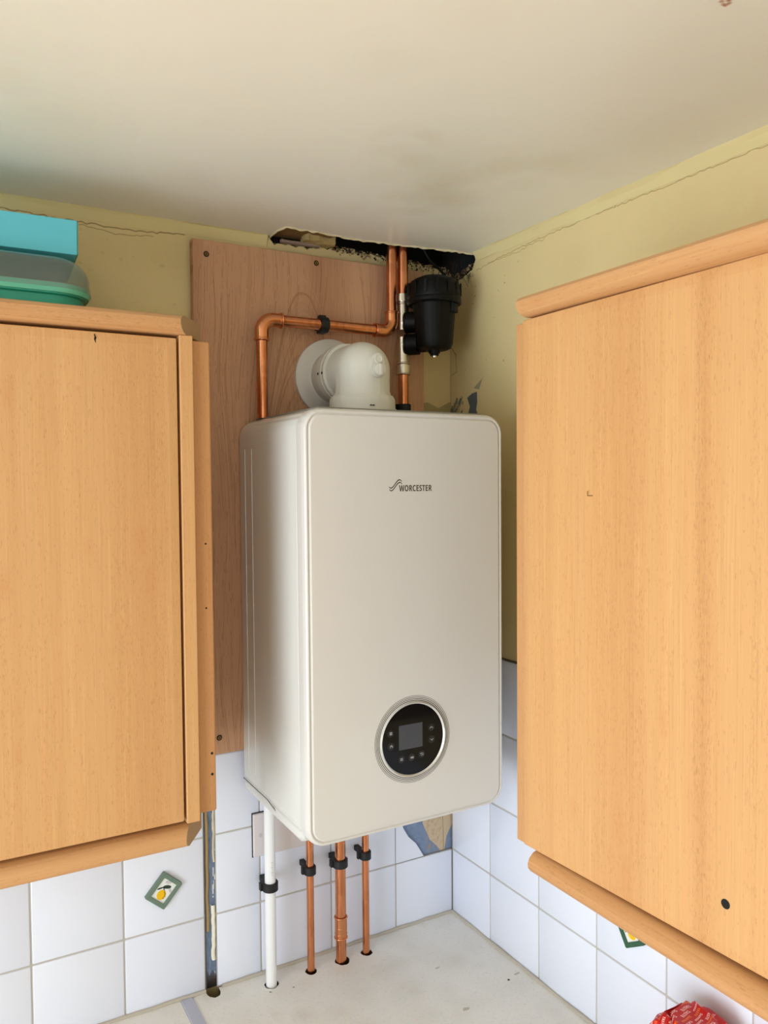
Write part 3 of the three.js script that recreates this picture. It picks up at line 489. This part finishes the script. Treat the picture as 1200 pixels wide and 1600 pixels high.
  const icons = [
    (x, y) => [-1, 0, 1].flatMap((k) => [bar(x + k * 0.0018, y, 0.001, 0.005)]).concat([bar(x, y + 0.002, 0.005, 0.0007), bar(x, y - 0.002, 0.005, 0.0007)]),
    (x, y) => [bar(x, y + 0.0006, 0.0052, 0.0013), bar(x, y + 0.002, 0.001, 0.002), bar(x + 0.0022, y - 0.001, 0.0011, 0.0026), bar(x - 0.0018, y - 0.0018, 0.0011, 0.0016, 0.4)],
    (x, y) => [bar(x - 0.0014, y, 0.0044, 0.0009, 0.75), bar(x + 0.0014, y, 0.0044, 0.0009, -0.75)],
    (x, y) => [bar(x - 0.0014, y, 0.0044, 0.0009, -0.75), bar(x + 0.0014, y, 0.0044, 0.0009, 0.75)],
    (x, y) => [1, 0, -1].map((k) => bar(x, y + k * 0.0017, 0.0052, 0.0008)),
    (x, y) => [bar(x - 0.0012, y, 0.0028, 0.0028), bar(x + 0.0016, y, 0.0016, 0.0036), bar(x + 0.003, y, 0.0006, 0.0024)],
    (x, y) => [bar(x, y + 0.0016, 0.0044, 0.0008), bar(x, y - 0.0016, 0.0044, 0.0008), bar(x + 0.0022, y, 0.0008, 0.0036), bar(x - 0.0022, y + 0.0016, 0.0018, 0.0018, 0.8)],
  ];
  btn.forEach(([x, y], i) => {
    part('button', lathe([[0, 0.0017], [0.0055, 0.0017], [0.0066, 0.0013], [0.0068, 0.0009]], 0, 0, 0, 28).rotateX(Math.PI / 2).translate(x, y, BF), M.buttons, dial);
    part('button_symbol', icons[i](x, y), M.icon, dial);
  });
}

// ------------------------------------------------------------------ flue
{
  const x = BX, z = 0.157, r = 0.0525, yc = 1.2075, y0 = B1 + 0.0035;
  const t = thing('boiler_flue', 'white flue elbow turning from the boiler top back into the wall', 'flue', [x, y0, z]);
  part('elbow', [
    lathe([[r + 0.0015, y0 + 0.03], [r + 0.0015, y0 + 0.043], [r, y0 + 0.046], [r, yc]], x, 0, z, 56),
    new THREE.SphereGeometry(r, 48, 32).translate(x, yc, z),
    rod(V(x, yc, z), V(x, yc, 0.088), r, 56),
  ], M.flue, t);
  part('base_collar', [lathe([[0.05, y0], [0.0665, y0], [0.0665, y0 + 0.012], [0.0634, y0 + 0.0125], [0.0628, y0 + 0.0325], [0.0595, y0 + 0.0375], [r, y0 + 0.0375]], x, 0, z, 16)], M.flue, t);
  part('joint_ring', [rod(V(x, yc, 0.104), V(x, yc, 0.0965), 0.0578, 56), torusAt(V(x, yc, 0.0955), V(0, 0, 1), 0.0565, 0.0016, 56, 8), rod(V(x, yc, 0.0945), V(x, yc, 0.076), 0.0592, 56)], M.flue, t);
  part('flue_pipe', [rod(V(x, yc, 0.08), V(x, yc, 0.019), 0.0535, 56)], phys({ color: '#d2cfc9', roughness: 0.45 }), t);
  part('wall_flange', [lathe([[0.0535, 0.022], [0.058, 0.0195], [0.0635, 0.0125], [0.074, 0.0085], [0.0795, 0.0055], [0.0805, 0.002], [0.08, 0]], 0, 0, 0, 64).rotateX(Math.PI / 2).translate(x, yc, 0.0182)], phys({ color: '#e0dcd6', roughness: 0.5 }), t);
  // test points on the front of the elbow
  const zz = z + r - 0.0025, plate = new THREE.Shape(); plate.absarc(0, 0.0085, 0.0115, 0, Math.PI, false); plate.absarc(0, -0.0085, 0.0145, Math.PI, 2 * Math.PI, false); plate.closePath();
  const pl = part('test_point_plate', new THREE.ExtrudeGeometry(plate, { depth: 0.007, bevelEnabled: true, bevelSize: 0.001, bevelThickness: 0.001, bevelSegments: 2, curveSegments: 16 }).translate(x + 0.003, yc + 0.004, zz), M.flue, t);
  part('test_cap', [rod(V(x + 0.003, yc + 0.0135, zz + 0.006), V(x + 0.003, yc + 0.0135, zz + 0.0095), 0.0088, 24), torusAt(V(x + 0.003, yc + 0.0135, zz + 0.0095), V(0, 0, 1), 0.0068, 0.0009, 24, 6)], M.flue, pl);
  part('test_cap', [rod(V(x + 0.004, yc - 0.0065, zz + 0.006), V(x + 0.004, yc - 0.0065, zz + 0.0145), 0.0118, 28), new THREE.SphereGeometry(0.0118, 24, 8, 0, 7, 0, Math.PI / 2).scale(1, 0.22, 1).rotateX(Math.PI / 2).translate(x + 0.004, yc - 0.0065, zz + 0.0145), rbox(x + 0.001, x + 0.007, yc - 0.0165, yc + 0.0035, zz + 0.0155, zz + 0.0185, 0.001)], M.flue, pl);
  const mk = std({ color: '#2d2a26', roughness: 0.7 });
  part('marking', [box(x - 0.006, x - 0.0015, y0 + 0.0045, y0 + 0.0068, z + 0.0622, z + 0.0628), box(x - 0.0005, x + 0.004, y0 + 0.0045, y0 + 0.0068, z + 0.0622, z + 0.0628)].map((g) => g.translate(-0.012, 0.0105, 0.0004)), mk, t);
  part('marking', [box(x - 0.0586, x - 0.0576, yc - 0.004, yc + 0.0005, 0.098, 0.1025), box(x - 0.0596, x - 0.0590, yc - 0.004, yc + 0.0005, 0.082, 0.0875)], mk, t);
}

// ------------------------------------------------------------------ pipes
const PR = 0.011, ring = (p, a, R, w = 0.0016) => torusAt(p, a, R, w, 28, 8), YU = V(0, 1, 0), XU = V(1, 0, 0);
function copperUV(g) { g = plain(g); const p = g.attributes.position; for (let i = 0; i < p.count; i++) g.attributes.uv.setXY(i, (p.getX(i) * 3 + p.getZ(i) * 5) * 2, p.getY(i) * 2.2 + p.getX(i)); return g; }
function bend(a, corner, b, r, pr) { // quarter bend between two directions, with sockets and beads
  const c1 = corner.clone().add(a.clone().multiplyScalar(r)), c2 = corner.clone().add(b.clone().multiplyScalar(r));
  class Arc extends THREE.Curve { getPoint(t) { const w = t * Math.PI / 2, o = corner.clone().add(a.clone().multiplyScalar(r)).add(b.clone().multiplyScalar(r)); return o.sub(b.clone().multiplyScalar(r * Math.cos(w))).sub(a.clone().multiplyScalar(r * Math.sin(w))); } }
  const s1 = c1.clone().add(a.clone().multiplyScalar(0.016)), s2 = c2.clone().add(b.clone().multiplyScalar(0.016));
  return [new THREE.TubeGeometry(new Arc(), 20, pr, 24), rod(c1, s1, pr, 24), rod(c2, s2, pr, 24), ring(s1, a, pr - 0.0002, 0.0021), ring(s2, b, pr - 0.0002, 0.0021), ring(c1.clone().add(a.clone().multiplyScalar(0.012)), a, pr - 0.0006, 0.001), ring(c2.clone().add(b.clone().multiplyScalar(0.012)), b, pr - 0.0006, 0.001)];
}
{
  const t = thing('copper_pipe', 'copper pipe with two elbows stepping from the boiler up and across to the ceiling', 'pipe', [-0.47, B1 + 0.0035, 0.05]);
  const yh = 1.309, xl = -0.4695, xr = -0.1805, z = 0.05;
  part('riser', copperUV(rod(V(xl, B1 + 0.0036, z), V(xl, yh - 0.03, z), PR)), M.copper, t);
  part('crossing', copperUV(rod(V(xl + 0.03, yh, z), V(xr - 0.03, yh, z), PR)), M.copper, t);
  part('riser', copperUV(rod(V(xr, yh + 0.03, z), V(xr, 1.66, z), PR)), M.copper, t);
  part('elbow', bend(V(0, -1, 0), V(xl, yh, z), V(1, 0, 0), 0.024, 0.0134).map(copperUV), M.copperFit, t);
  part('elbow', bend(V(-1, 0, 0), V(xr, yh, z), V(0, 1, 0), 0.024, 0.0134).map(copperUV), M.copperFit, t);
}
const FX = -0.153, FZ = 0.05; // pipe that carries the filter
{
  const t = thing('copper_pipe', 'short copper pipe from the filter valve down to the boiler top', 'pipe', [FX, B1 + 0.0035, FZ]);
  part('tube', copperUV(rod(V(FX, B1 + 0.0036, FZ), V(FX, 1.222, FZ), PR)), M.copper, t);
  const u = thing('copper_pipe', 'straight copper pipe above the black filter going up through the ceiling', 'pipe', [FX, 1.386, FZ]);
  part('tube', copperUV(rod(V(FX, 1.386, FZ), V(FX, 1.66, FZ), PR)), M.copper, u);
}
// ------------------------------------------------------------------ black magnetic filter
{
  const t = thing('system_filter', 'black cylindrical heating filter with valves hanging below the ceiling hole', 'filter', [-0.107, 1.255, 0.1]);
  const x = -0.107, z = 0.1;
  part('body', [lathe([[0, 1.2685], [0.026, 1.2685], [0.0345, 1.272], [0.0385, 1.281], [0.0395, 1.292], [0.0445, 1.352], [0.0455, 1.366], [0.0455, 1.372]], x, 0, z, 56)], M.black, t);
  part('cap', [lathe([[0.0455, 1.361], [0.0535, 1.361], [0.0565, 1.3635], [0.0572, 1.3685], [0.0562, 1.3715], [0.0548, 1.3728], [0.0548, 1.3748], [0.0558, 1.3768], [0.0552, 1.3865], [0.0535, 1.4005], [0.0495, 1.4085], [0.042, 1.413], [0.03, 1.4185], [0.022, 1.4205], [0, 1.4210]], x, 0, z, 56)], M.black, t);
  part('cap_rib', Array.from({ length: 14 }, (_, i) => { const a = i / 14 * Math.PI * 2; return rbox(-0.0035, 0.0035, 1.378, 1.404, 0.0535, 0.0572, 0.001, 1).rotateY(a).translate(x, 0, z); }), M.black, t);
  for (const a of [0.55, 2.4]) part('body_lug', rbox(-0.011, 0.011, 1.342, 1.362, 0.042, 0.05, 0.002, 1).rotateY(a).translate(x, 0, z), M.black, t);
  part('drain_plug', [rod(V(x, 1.270, z), V(x, 1.262, z), 0.0135, 20, 0.0115), rod(V(x, 1.262, z), V(x, 1.2575, z), 0.009, 20)], M.black, t);
  part('drain_valve', [rod(V(x, 1.258, z), V(x, 1.2535, z), 0.0052, 6)], M.chrome, t);
  // side ports to the two valves
  const dir = V(x - FX, 0, z - FZ).normalize();
  for (const y of [1.3295, 1.2835]) {
    const a = V(FX, y, FZ).add(dir.clone().multiplyScalar(0.006)), b = V(FX, y, FZ).add(dir.clone().multiplyScalar(0.034)), c = V(x, y, z).sub(dir.clone().multiplyScalar(0.02));
    const n = part('union_nut', [rod(a, b, 0.0222, 28), torusAt(a.clone().add(dir.clone().multiplyScalar(0.002)), dir, 0.0208, 0.0022, 28, 8), rod(b, c, 0.0175, 28)], M.black, t);
    part('washer', [torusAt(a.clone().sub(dir.clone().multiplyScalar(0.0004)), dir, 0.0212, 0.0012, 28, 6)], M.nickel, n);
  }
  const hex = (y0, y1, r) => new THREE.CylinderGeometry(r, r, y1 - y0, 6, 1).rotateY(0.45).translate(FX, (y0 + y1) / 2, FZ);
  part('valve', [hex(1.3735, 1.3865, 0.0188), rod(V(FX, 1.386, FZ), V(FX, 1.389, FZ), 0.0145), rod(V(FX, 1.314, FZ), V(FX, 1.375, FZ), 0.0128), rod(V(FX, 1.3295, FZ), V(FX, 1.3295, FZ).add(dir.clone().multiplyScalar(0.013)), 0.013), ring(V(FX, 1.3695, FZ), YU, 0.0128, 0.0022)], M.nickel, t);
  part('valve', [hex(1.2245, 1.240, 0.0168), rod(V(FX, 1.2215, FZ), V(FX, 1.2255, FZ), 0.0148), ring(V(FX, 1.2222, FZ), YU, 0.0142, 0.0018), rod(V(FX, 1.24, FZ), V(FX, 1.299, FZ), 0.0125), rod(V(FX, 1.2835, FZ), V(FX, 1.2835, FZ).add(dir.clone().multiplyScalar(0.013)), 0.013), ring(V(FX, 1.2445, FZ), YU, 0.0128, 0.0022)], M.nickel, t);
}
{
  const c = thing('cable', 'thin black cable dropping from the ceiling hole behind the filter', 'cable', [-0.07, 1.36, 0.06]);
  part('sheath', tube([[-0.112, 1.50, 0.058], [-0.092, 1.468, 0.06], [-0.066, 1.45, 0.06], [-0.046, 1.432, 0.058], [-0.035, 1.41, 0.055], [-0.03, 1.39, 0.05], [-0.03, 1.366, 0.045]], 0.0032, 60, 10), M.black, c);
}
// ------------------------------------------------------------------ pipe clips
// a hinged black clip: a base on the wall, and a squared loop round the pipe
function clip(label, x, y, zPipe, r, horizontal, zWall) {
  const t = thing('pipe_clip', label, 'pipe clip', [x, y, zWall]);
  const hw = 0.0075, o = r + 0.004, s = new THREE.Shape();
  s.moveTo(-o, -o); s.lineTo(0, -o); s.absarc(0, 0, o, -Math.PI / 2, Math.PI / 2, false); s.lineTo(-o, o); s.closePath();
  const hole = new THREE.Path(); hole.absarc(0, 0, r + 0.0003, 0, Math.PI * 2, true); s.holes.push(hole);
  const place = (g) => { if (horizontal) g.rotateZ(0); return g; };
  // shape: local x = away from the wall (+), local y = across the pipe; extruded along the pipe
  const loop = new THREE.ExtrudeGeometry(s, { depth: 2 * hw, bevelEnabled: true, bevelSize: 0.0007, bevelThickness: 0.0007, bevelSegments: 1, curveSegments: 18 }).translate(0, 0, -hw);
  const toWorld = (g) => { const p = g.attributes.position; g = plain(g); const q = g.attributes.position; for (let i = 0; i < q.count; i++) { const a = q.getX(i), b = q.getY(i), c = q.getZ(i); horizontal ? q.setXYZ(i, x + c, y + b, zPipe + a) : q.setXYZ(i, x - b, y + c, zPipe + a); }
    if (horizontal) for (let i = 0; i < q.count; i += 3) { const k = [q.getX(i), q.getY(i), q.getZ(i)]; q.setXYZ(i, q.getX(i + 1), q.getY(i + 1), q.getZ(i + 1)); q.setXYZ(i + 1, ...k); }
    else for (let i = 0; i < q.count; i += 3) { const k = [q.getX(i), q.getY(i), q.getZ(i)]; q.setXYZ(i, q.getX(i + 1), q.getY(i + 1), q.getZ(i + 1)); q.setXYZ(i + 1, ...k); }
    g.computeVertexNormals(); return g; };
  part('loop', toWorld(loop), M.blackMatt, t);
  const zb = zPipe - o, w = o * 0.45, hs = hw * 0.75;
  part('stand_off', horizontal ? rbox(x - hs, x + hs, y - w, y + w, zWall, zb + 0.001, 0.001, 1) : rbox(x - w, x + w, y - hs, y + hs, zWall, zb + 0.001, 0.001, 1), M.blackMatt, t);
  part('catch', horizontal ? rbox(x - hw, x + hw, y + o - 0.001, y + o + 0.005, zPipe - o * 0.8, zPipe - o * 0.1, 0.001, 1) : rbox(x - o - 0.005, x - o + 0.001, y - hw, y + hw, zPipe - o * 0.8, zPipe - o * 0.1, 0.001, 1), M.blackMatt, t);
}
clip('black pipe clip on the horizontal copper pipe above the flue', -0.3385, 1.309, 0.05, PR, true, 0.0182);
clip('black pipe clip just above the boiler top beside the flue', FX, 1.1505, FZ, PR, false, 0.0182);

// ------------------------------------------------------------------ pipes under the boiler
function downPipe(label, [x, z], r, mat, top = B0 + 0.004) { const t = thing(mat === M.pvc ? 'waste_pipe' : 'copper_pipe', label, 'pipe', [x, -0.035, z]); part('tube', mat === M.pvc ? rod(V(x, -0.035, z), V(x, top, z), r, 28) : copperUV(rod(V(x, -0.035, z), V(x, top, z), r)), mat, t); return t; }
const wp = downPipe('white plastic waste pipe running from the boiler down into the worktop', PIPES.white, 0.0108, M.pvc, 0.388);
downPipe('thin copper pipe between the white pipe and the thick copper pipe', PIPES.smallA, 0.0075, M.copper, 0.388);
const big = downPipe('thick copper pipe with a coupling near the worktop, middle one under the boiler', PIPES.big, PR, M.copper, 0.388);
downPipe('thin copper pipe nearest the broken tile, rightmost under the boiler', PIPES.smallB, 0.0075, M.copper, 0.388);
{
  const [x, z] = PIPES.big;
  part('coupling', [rod(V(x, 0.05, z), V(x, 0.093, z), 0.0126), ring(V(x, 0.05, z), YU, 0.0126, 0.0018), ring(V(x, 0.093, z), YU, 0.0126, 0.0018), ring(V(x, 0.059, z), YU, 0.0122, 0.0012), ring(V(x, 0.0715, z), YU, 0.0118, 0.001)], M.copperFit, big);
  const [wx, wz] = PIPES.white; const pm = std({ color: '#d6d6d6', roughness: 0.5 });
  const pl = part('print', [0, 1, 2, 3, 4, 5].map((i) => box(wx - 0.0005 - (i % 2) * 0.0012, wx + 0.0015, 0.222 + i * 0.005, 0.2255 + i * 0.005, wz + 0.0103, wz + 0.0109)), pm, wp);
}
clip('black pipe clip round the white waste pipe', PIPES.white[0], 0.198, PIPES.white[1], 0.0108, false, 0.0002);
clip('black pipe clip on the left thin copper pipe under the boiler', PIPES.smallA[0], 0.2085, PIPES.smallA[1], 0.0075, false, 0.0002);
clip('largest black clip, round the thick copper pipe under the boiler', PIPES.big[0], 0.207, PIPES.big[1], PR, false, 0.0002);
clip('black pipe clip on the right thin copper pipe, next to the broken tile', PIPES.smallB[0], 0.2095, PIPES.smallB[1], 0.0075, false, 0.0002);
// ------------------------------------------------------------------ blank socket plate
{
  const t = thing('blank_plate', 'pale blank socket plate half hidden behind the white waste pipe', 'socket plate', [-0.411, 0.287, 0]);
  part('plate', rbox(-0.484, -0.338, 0.244, 0.331, 0.0003, 0.0072, 0.0018, 2), phys({ color: '#e2dada', roughness: 0.4 }), t);
  part('gap_shade', box(-0.4855, -0.3365, 0.2425, 0.3325, 0.0002, 0.0012), M.dark, t);  // dark backing sheet drawn as the shaded gap round the plate
  for (const x of [-0.4695, -0.3525]) part('screw_cap', [torusAt(V(x, 0.287, 0.0072), V(0, 0, 1), 0.0036, 0.0005, 20, 6), rod(V(x, 0.287, 0.007), V(x, 0.287, 0.0076), 0.003, 16)], phys({ color: '#d6cbc8', roughness: 0.4 }), t);
}
// ------------------------------------------------------------------ lemon tiles stuck to the wall tiles
function lemonTile(label, pos, turn, right, green) {
  const t = thing('lemon_tile', label, 'decorative tile', pos);
  const w = 0.045, h = 0.054, frame = new THREE.Shape(roundRect(w, h, 0.0015, 2).map((p) => new THREE.Vector2(...p)));
  frame.holes.push(new THREE.Path(roundRect(w - 0.013, h - 0.013, 0.0008, 2).reverse().map((p) => new THREE.Vector2(...p))));
  const f = new THREE.ExtrudeGeometry(frame, { depth: 0.0062, bevelEnabled: true, bevelSize: 0.0008, bevelThickness: 0.001, bevelSegments: 2 });
  const place = (g) => { g.rotateZ(turn); if (right) g.rotateY(-Math.PI / 2); return g.translate(...pos); };
  part('frame', place(f), std({ color: green, roughness: 0.55 }), t);
  const backing = part('picture', place(box(-w / 2 + 0.006, w / 2 - 0.006, -h / 2 + 0.006, h / 2 - 0.006, 0.0005, 0.0045)), std({ color: '#eef0ec', roughness: 0.35 }), t);
  const blob = (cx, cy, a, b, rot, z) => { const k = []; for (let i = 0; i < 26; i++) { const q = i / 26 * Math.PI * 2; k.push([a * Math.cos(q), b * Math.sin(q) * (1 + 0.12 * Math.cos(q) * Math.cos(q) * Math.cos(q))]); } return new THREE.ExtrudeGeometry(shapeOf(k), { depth: 0.0004, bevelEnabled: false }).rotateZ(rot).translate(cx, cy, z); };
  part('lemon', place(blob(0.001, -0.0085, 0.0085, 0.0095, 0.3, 0.0044)), std({ color: '#f7c400', roughness: 0.4 }), backing);
  part('lemon_shade', [[0.006, -0.004], [0.0082, -0.0075], [0.0078, -0.0115], [0.003, -0.0015]].map(([a, b]) => place(blob(a, b, 0.0012, 0.0018, 0.6, 0.0049))), std({ color: '#b07a00', roughness: 0.5 }), backing);
  part('leaf', [place(blob(0.0015, 0.0085, 0.0034, 0.0078, -1.1, 0.0044)), place(blob(-0.0085, 0.0005, 0.0016, 0.0062, -0.75, 0.0044)), place(blob(-0.002, 0.003, 0.001, 0.0042, 0.9, 0.0044))], std({ color: '#26392f', roughness: 0.5 }), backing);
  part('faint_leaf', [place(blob(-0.002, 0.0165, 0.003, 0.006, -1.2, 0.0043)), place(blob(0.0105, 0.006, 0.0025, 0.005, 1.0, 0.0043))], std({ color: '#c9cacb', roughness: 0.5 }), backing);
}
lemonTile('small green-framed lemon tile stuck below the left cabinet', [-0.6635, 0.2235, 0.0003], -0.72, false, '#6d8274');
lemonTile('small green-framed lemon tile half hidden by the right cabinet pelmet', [-0.0003, 0.2235, 0.543], 0.55, true, '#2f5a42');

// ------------------------------------------------------------------ things on top of the left cabinet
{
  const t = thing('food_container', 'food container with a teal base and a cloudy clear lid on the left cabinet', 'container', [-0.97, 1.2115, 0.17]);
  const cx = -0.983, cz = 0.165, w = 0.34, d = 0.235;
  const up = (g) => g.rotateX(-Math.PI / 2); // loft z -> y, loft y -> -z
  part('base', up(rrLoft(cx, -cz, w - 0.016, d - 0.016, 0.05, [[0.02, 1.212], [0.012, 1.214], [0.004, 1.245], [0.002, 1.265], [-0.004, 1.2665], [-0.004, 1.270]], 10, 0.6, true)), phys({ color: '#279a82', roughness: 0.4 }), t);
  part('rim', up(rrLoft(cx, -cz, w - 0.004, d - 0.004, 0.054, [[0.006, 1.268], [0, 1.2685], [-0.002, 1.2745], [0, 1.2815], [0.006, 1.2830]], 10, 0.6, true)), phys({ color: '#68c2a6', roughness: 0.35 }), t);
  part('lid', up(rrLoft(cx, -cz, w, d, 0.056, [[-0.0015, 1.2740], [-0.0005, 1.2835], [0.001, 1.298], [0.005, 1.308], [0.014, 1.3185], [0.026, 1.324], [0.05, 1.3265]], 12, 0.7)), phys({ color: '#d3dedb', roughness: 0.22, transmission: 0.88, thickness: 0, ior: 1.45 }), t);
  const b = thing('cardboard_box', 'turquoise cardboard box resting on the cloudy lid', 'box', [-0.98, 1.334, 0.17]);
  const g = (q) => { q.translate(0.98, -1.334, -0.17); q.rotateY(-0.06); q.rotateZ(-0.012); return q.translate(-0.974, 1.335, 0.17); };
  part('carton', g(rbox(-1.16, -0.834, 1.334, 1.385, 0.055, 0.235, 0.0012, 1)), std({ color: '#58b4c2', roughness: 0.6 }), b);
  part('end_flap', g(box(-0.834, -0.8325, 1.336, 1.384, 0.062, 0.232)), std({ color: '#53aab6', roughness: 0.6 }), b);
}
// ------------------------------------------------------------------ crumpled red bag in the bottom right corner
{
  const t = thing('snack_bag', 'crumpled red bag with white lettering on the worktop, bottom right', 'bag', [-0.07, 0, 0.733]);
  const n = 240, m = 130, g = new THREE.SphereGeometry(1, n, m).rotateZ(Math.PI / 2), p = g.attributes.position, tri = (q) => Math.abs(((q % 1) + 1) % 1 - 0.5) * 2;
  for (let i = 0; i < p.count; i++) {
    const v = V(p.getX(i), p.getY(i), p.getZ(i)), e = 0.45, sg = (q) => Math.sign(q) * Math.pow(Math.abs(q), e), w = noise(v.x * 2, v.y * 2, v.z * 2);
    let x = sg(v.x) * 0.052, y = sg(v.y) * 0.103, z = sg(v.z) * 0.054;
    const pleat = tri(v.z * 1.3 + v.x * 0.6 + w * 0.8) * 0.12 + tri(v.z * 2.7 - v.x * 1.1 + v.y * 0.9 + w * 1.2) * 0.09 + tri(v.y * 1.9 + v.z * 1.4 + w) * 0.06;
    const q = 0.84 + pleat + 0.1 * w; x *= q; z *= q;
    const up = Math.max(0, v.y); y *= 1 - up * (0.06 * tri(v.z * 1.15 + v.x * 0.5 + 0.2 + w * 0.5) + 0.07 * tri(v.z * 3.1 + v.x * 1.7 + w));
    p.setXYZ(i, x - 0.07, Math.max(y + 0.103, 0.0004), z + 0.733);
    g.attributes.uv.setXY(i, z / 0.25 + 0.5, (y + x * 0.8) / 0.125);
  }
  const gg = toCreasedNormals(g, 0.45); g.copy(gg);
  const tex = canvasTexture(2048, 1024, (c, w, h) => {
    c.fillStyle = 'rgb(204,24,20)'; c.fillRect(0, 0, w, h);
    for (let i = 0; i < 70; i++) { c.fillStyle = `rgba(${rnd() < 0.6 ? '232,76,18' : '160,6,18'},0.45)`; c.save(); c.translate(rr(0, w), rr(0, h)); c.rotate(1.3); c.fillRect(0, 0, rr(60, 260), rr(14, 46)); c.restore(); }
    c.textAlign = 'center';
    for (let i = 0; i < 30; i++) for (let k = 0; k < 4; k++) { c.save(); c.translate((i + 0.5) / 30 * w, (0.08 + k * 0.17 + (i % 3) * 0.05) * h); c.rotate(Math.PI / 2 - 0.22); c.font = 'bold 50px sans-serif'; c.fillStyle = i % 3 === 1 ? 'rgb(250,140,60)' : 'rgb(255,216,212)'; c.fillText((i + k) % 2 ? 'TASTE' : 'Sunsu', 0, 0); c.restore(); }
  });
  part('film', g, phys({ map: tex, roughness: 0.45, specularIntensity: 0.6 }), t);
}
// ------------------------------------------------------------------ broken plaster in the ceiling hole
function lump(x0, x1, y0, y1, z0, z1, amp, f) {
  const g = new THREE.BoxGeometry(x1 - x0, y1 - y0, z1 - z0, 18, 6, 8).translate((x0 + x1) / 2, (y0 + y1) / 2, (z0 + z1) / 2), p = g.attributes.position;
  for (let i = 0; i < p.count; i++) { const x = p.getX(i), y = p.getY(i), z = p.getZ(i); p.setXYZ(i, x + noise(x * f, y * f, z * f) * amp, y + noise(x * f + 9, y * f, z * f) * amp * 0.8, z + noise(x * f, y * f + 7, z * f) * amp); }
  const q = g.toNonIndexed(); q.computeVertexNormals(); return toCreasedNormals(q, 0.5);
}
{
  const t = thing('broken_plaster', 'broken slab of old plaster and lath at the left end of the ceiling hole', 'plaster', [-0.365, 1.474, 0.02]);
  part('lath', lump(-0.425, -0.315, 1.4885, 1.5005, -0.01, 0.058, 0.003, 60), std({ color: '#7d5c30', roughness: 1 }), t);
  part('plaster_slab', lump(-0.365, -0.304, 1.478, 1.498, -0.005, 0.04, 0.005, 70), std({ color: '#b39a66', roughness: 1 }), t);
  part('paper_strip', lump(-0.41, -0.325, 1.4745, 1.4795, 0.0, 0.012, 0.0015, 60), std({ color: '#9a8377', roughness: 1 }), t);
  // crumbs of plaster and dust along the broken edge
  const crumbs = new THREE.InstancedMesh(new THREE.IcosahedronGeometry(1, 0), std({ color: '#ffffff', roughness: 1 }), 520); crumbs.name = 'plaster_crumbs';
  const q = new THREE.Object3D(), col = new THREE.Color();
  for (let i = 0; i < 520; i++) {
    const right = i > 400, s = rr(0.0006, 0.0032);
    if (right) { const z = rr(0.0, 0.09); q.position.set(rr(-0.002, 0.004), 1.443 + z * 0.2 + rr(-0.006, 0.006), z); }
    else { const x = rr(-0.31, -0.0); q.position.set(x, 1.474 - 0.045 * x - rr(0, 0.02) * rr(0.2, 1), rr(-0.005, 0.0015)); }
    q.rotation.set(rr(0, 6), rr(0, 6), rr(0, 6)); q.scale.set(s, s * rr(0.5, 1.3), s * rr(0.5, 1.2)); q.updateMatrix(); crumbs.setMatrixAt(i, q.matrix);
    const k = rnd(); col.set(k < 0.36 ? '#2a2018' : k < 0.5 ? '#6f4f3a' : k < 0.85 ? '#94805a' : '#b5a57c'); crumbs.setColorAt(i, col);
  }
  crumbs.userData = { kind: 'stuff', label: 'loose crumbs of plaster and soot along the broken wall top', category: 'debris' }; scene.add(crumbs);
  // old fibres hanging at the right end of the hole
  const strands = []; for (let i = 0; i < 26; i++) { const z = rr(0.01, 0.085), x = rr(-0.035, -0.004), y = 1.455 + rr(-0.004, 0.02); strands.push(tube([[x, y + 0.015, z], [x + rr(-0.012, 0.01), y, z + rr(-0.01, 0.01)], [x + rr(-0.014, 0.01), y - rr(0.01, 0.03), z + rr(-0.01, 0.015)]], rr(0.0003, 0.0009), 8, 5)); }
  const s = new THREE.Mesh(merge(strands), M.crumbDark); s.name = 'cobweb_strands'; s.userData = { kind: 'stuff', label: 'dark cobweb strands in the right corner of the ceiling hole', category: 'cobweb' }; scene.add(s);
}

scene.traverse((o) => { if (o.isMesh) { o.castShadow = true; o.receiveShadow = true; } if (o.isLight && o.shadow) o.castShadow = true; });
renderer.render(scene, camera);
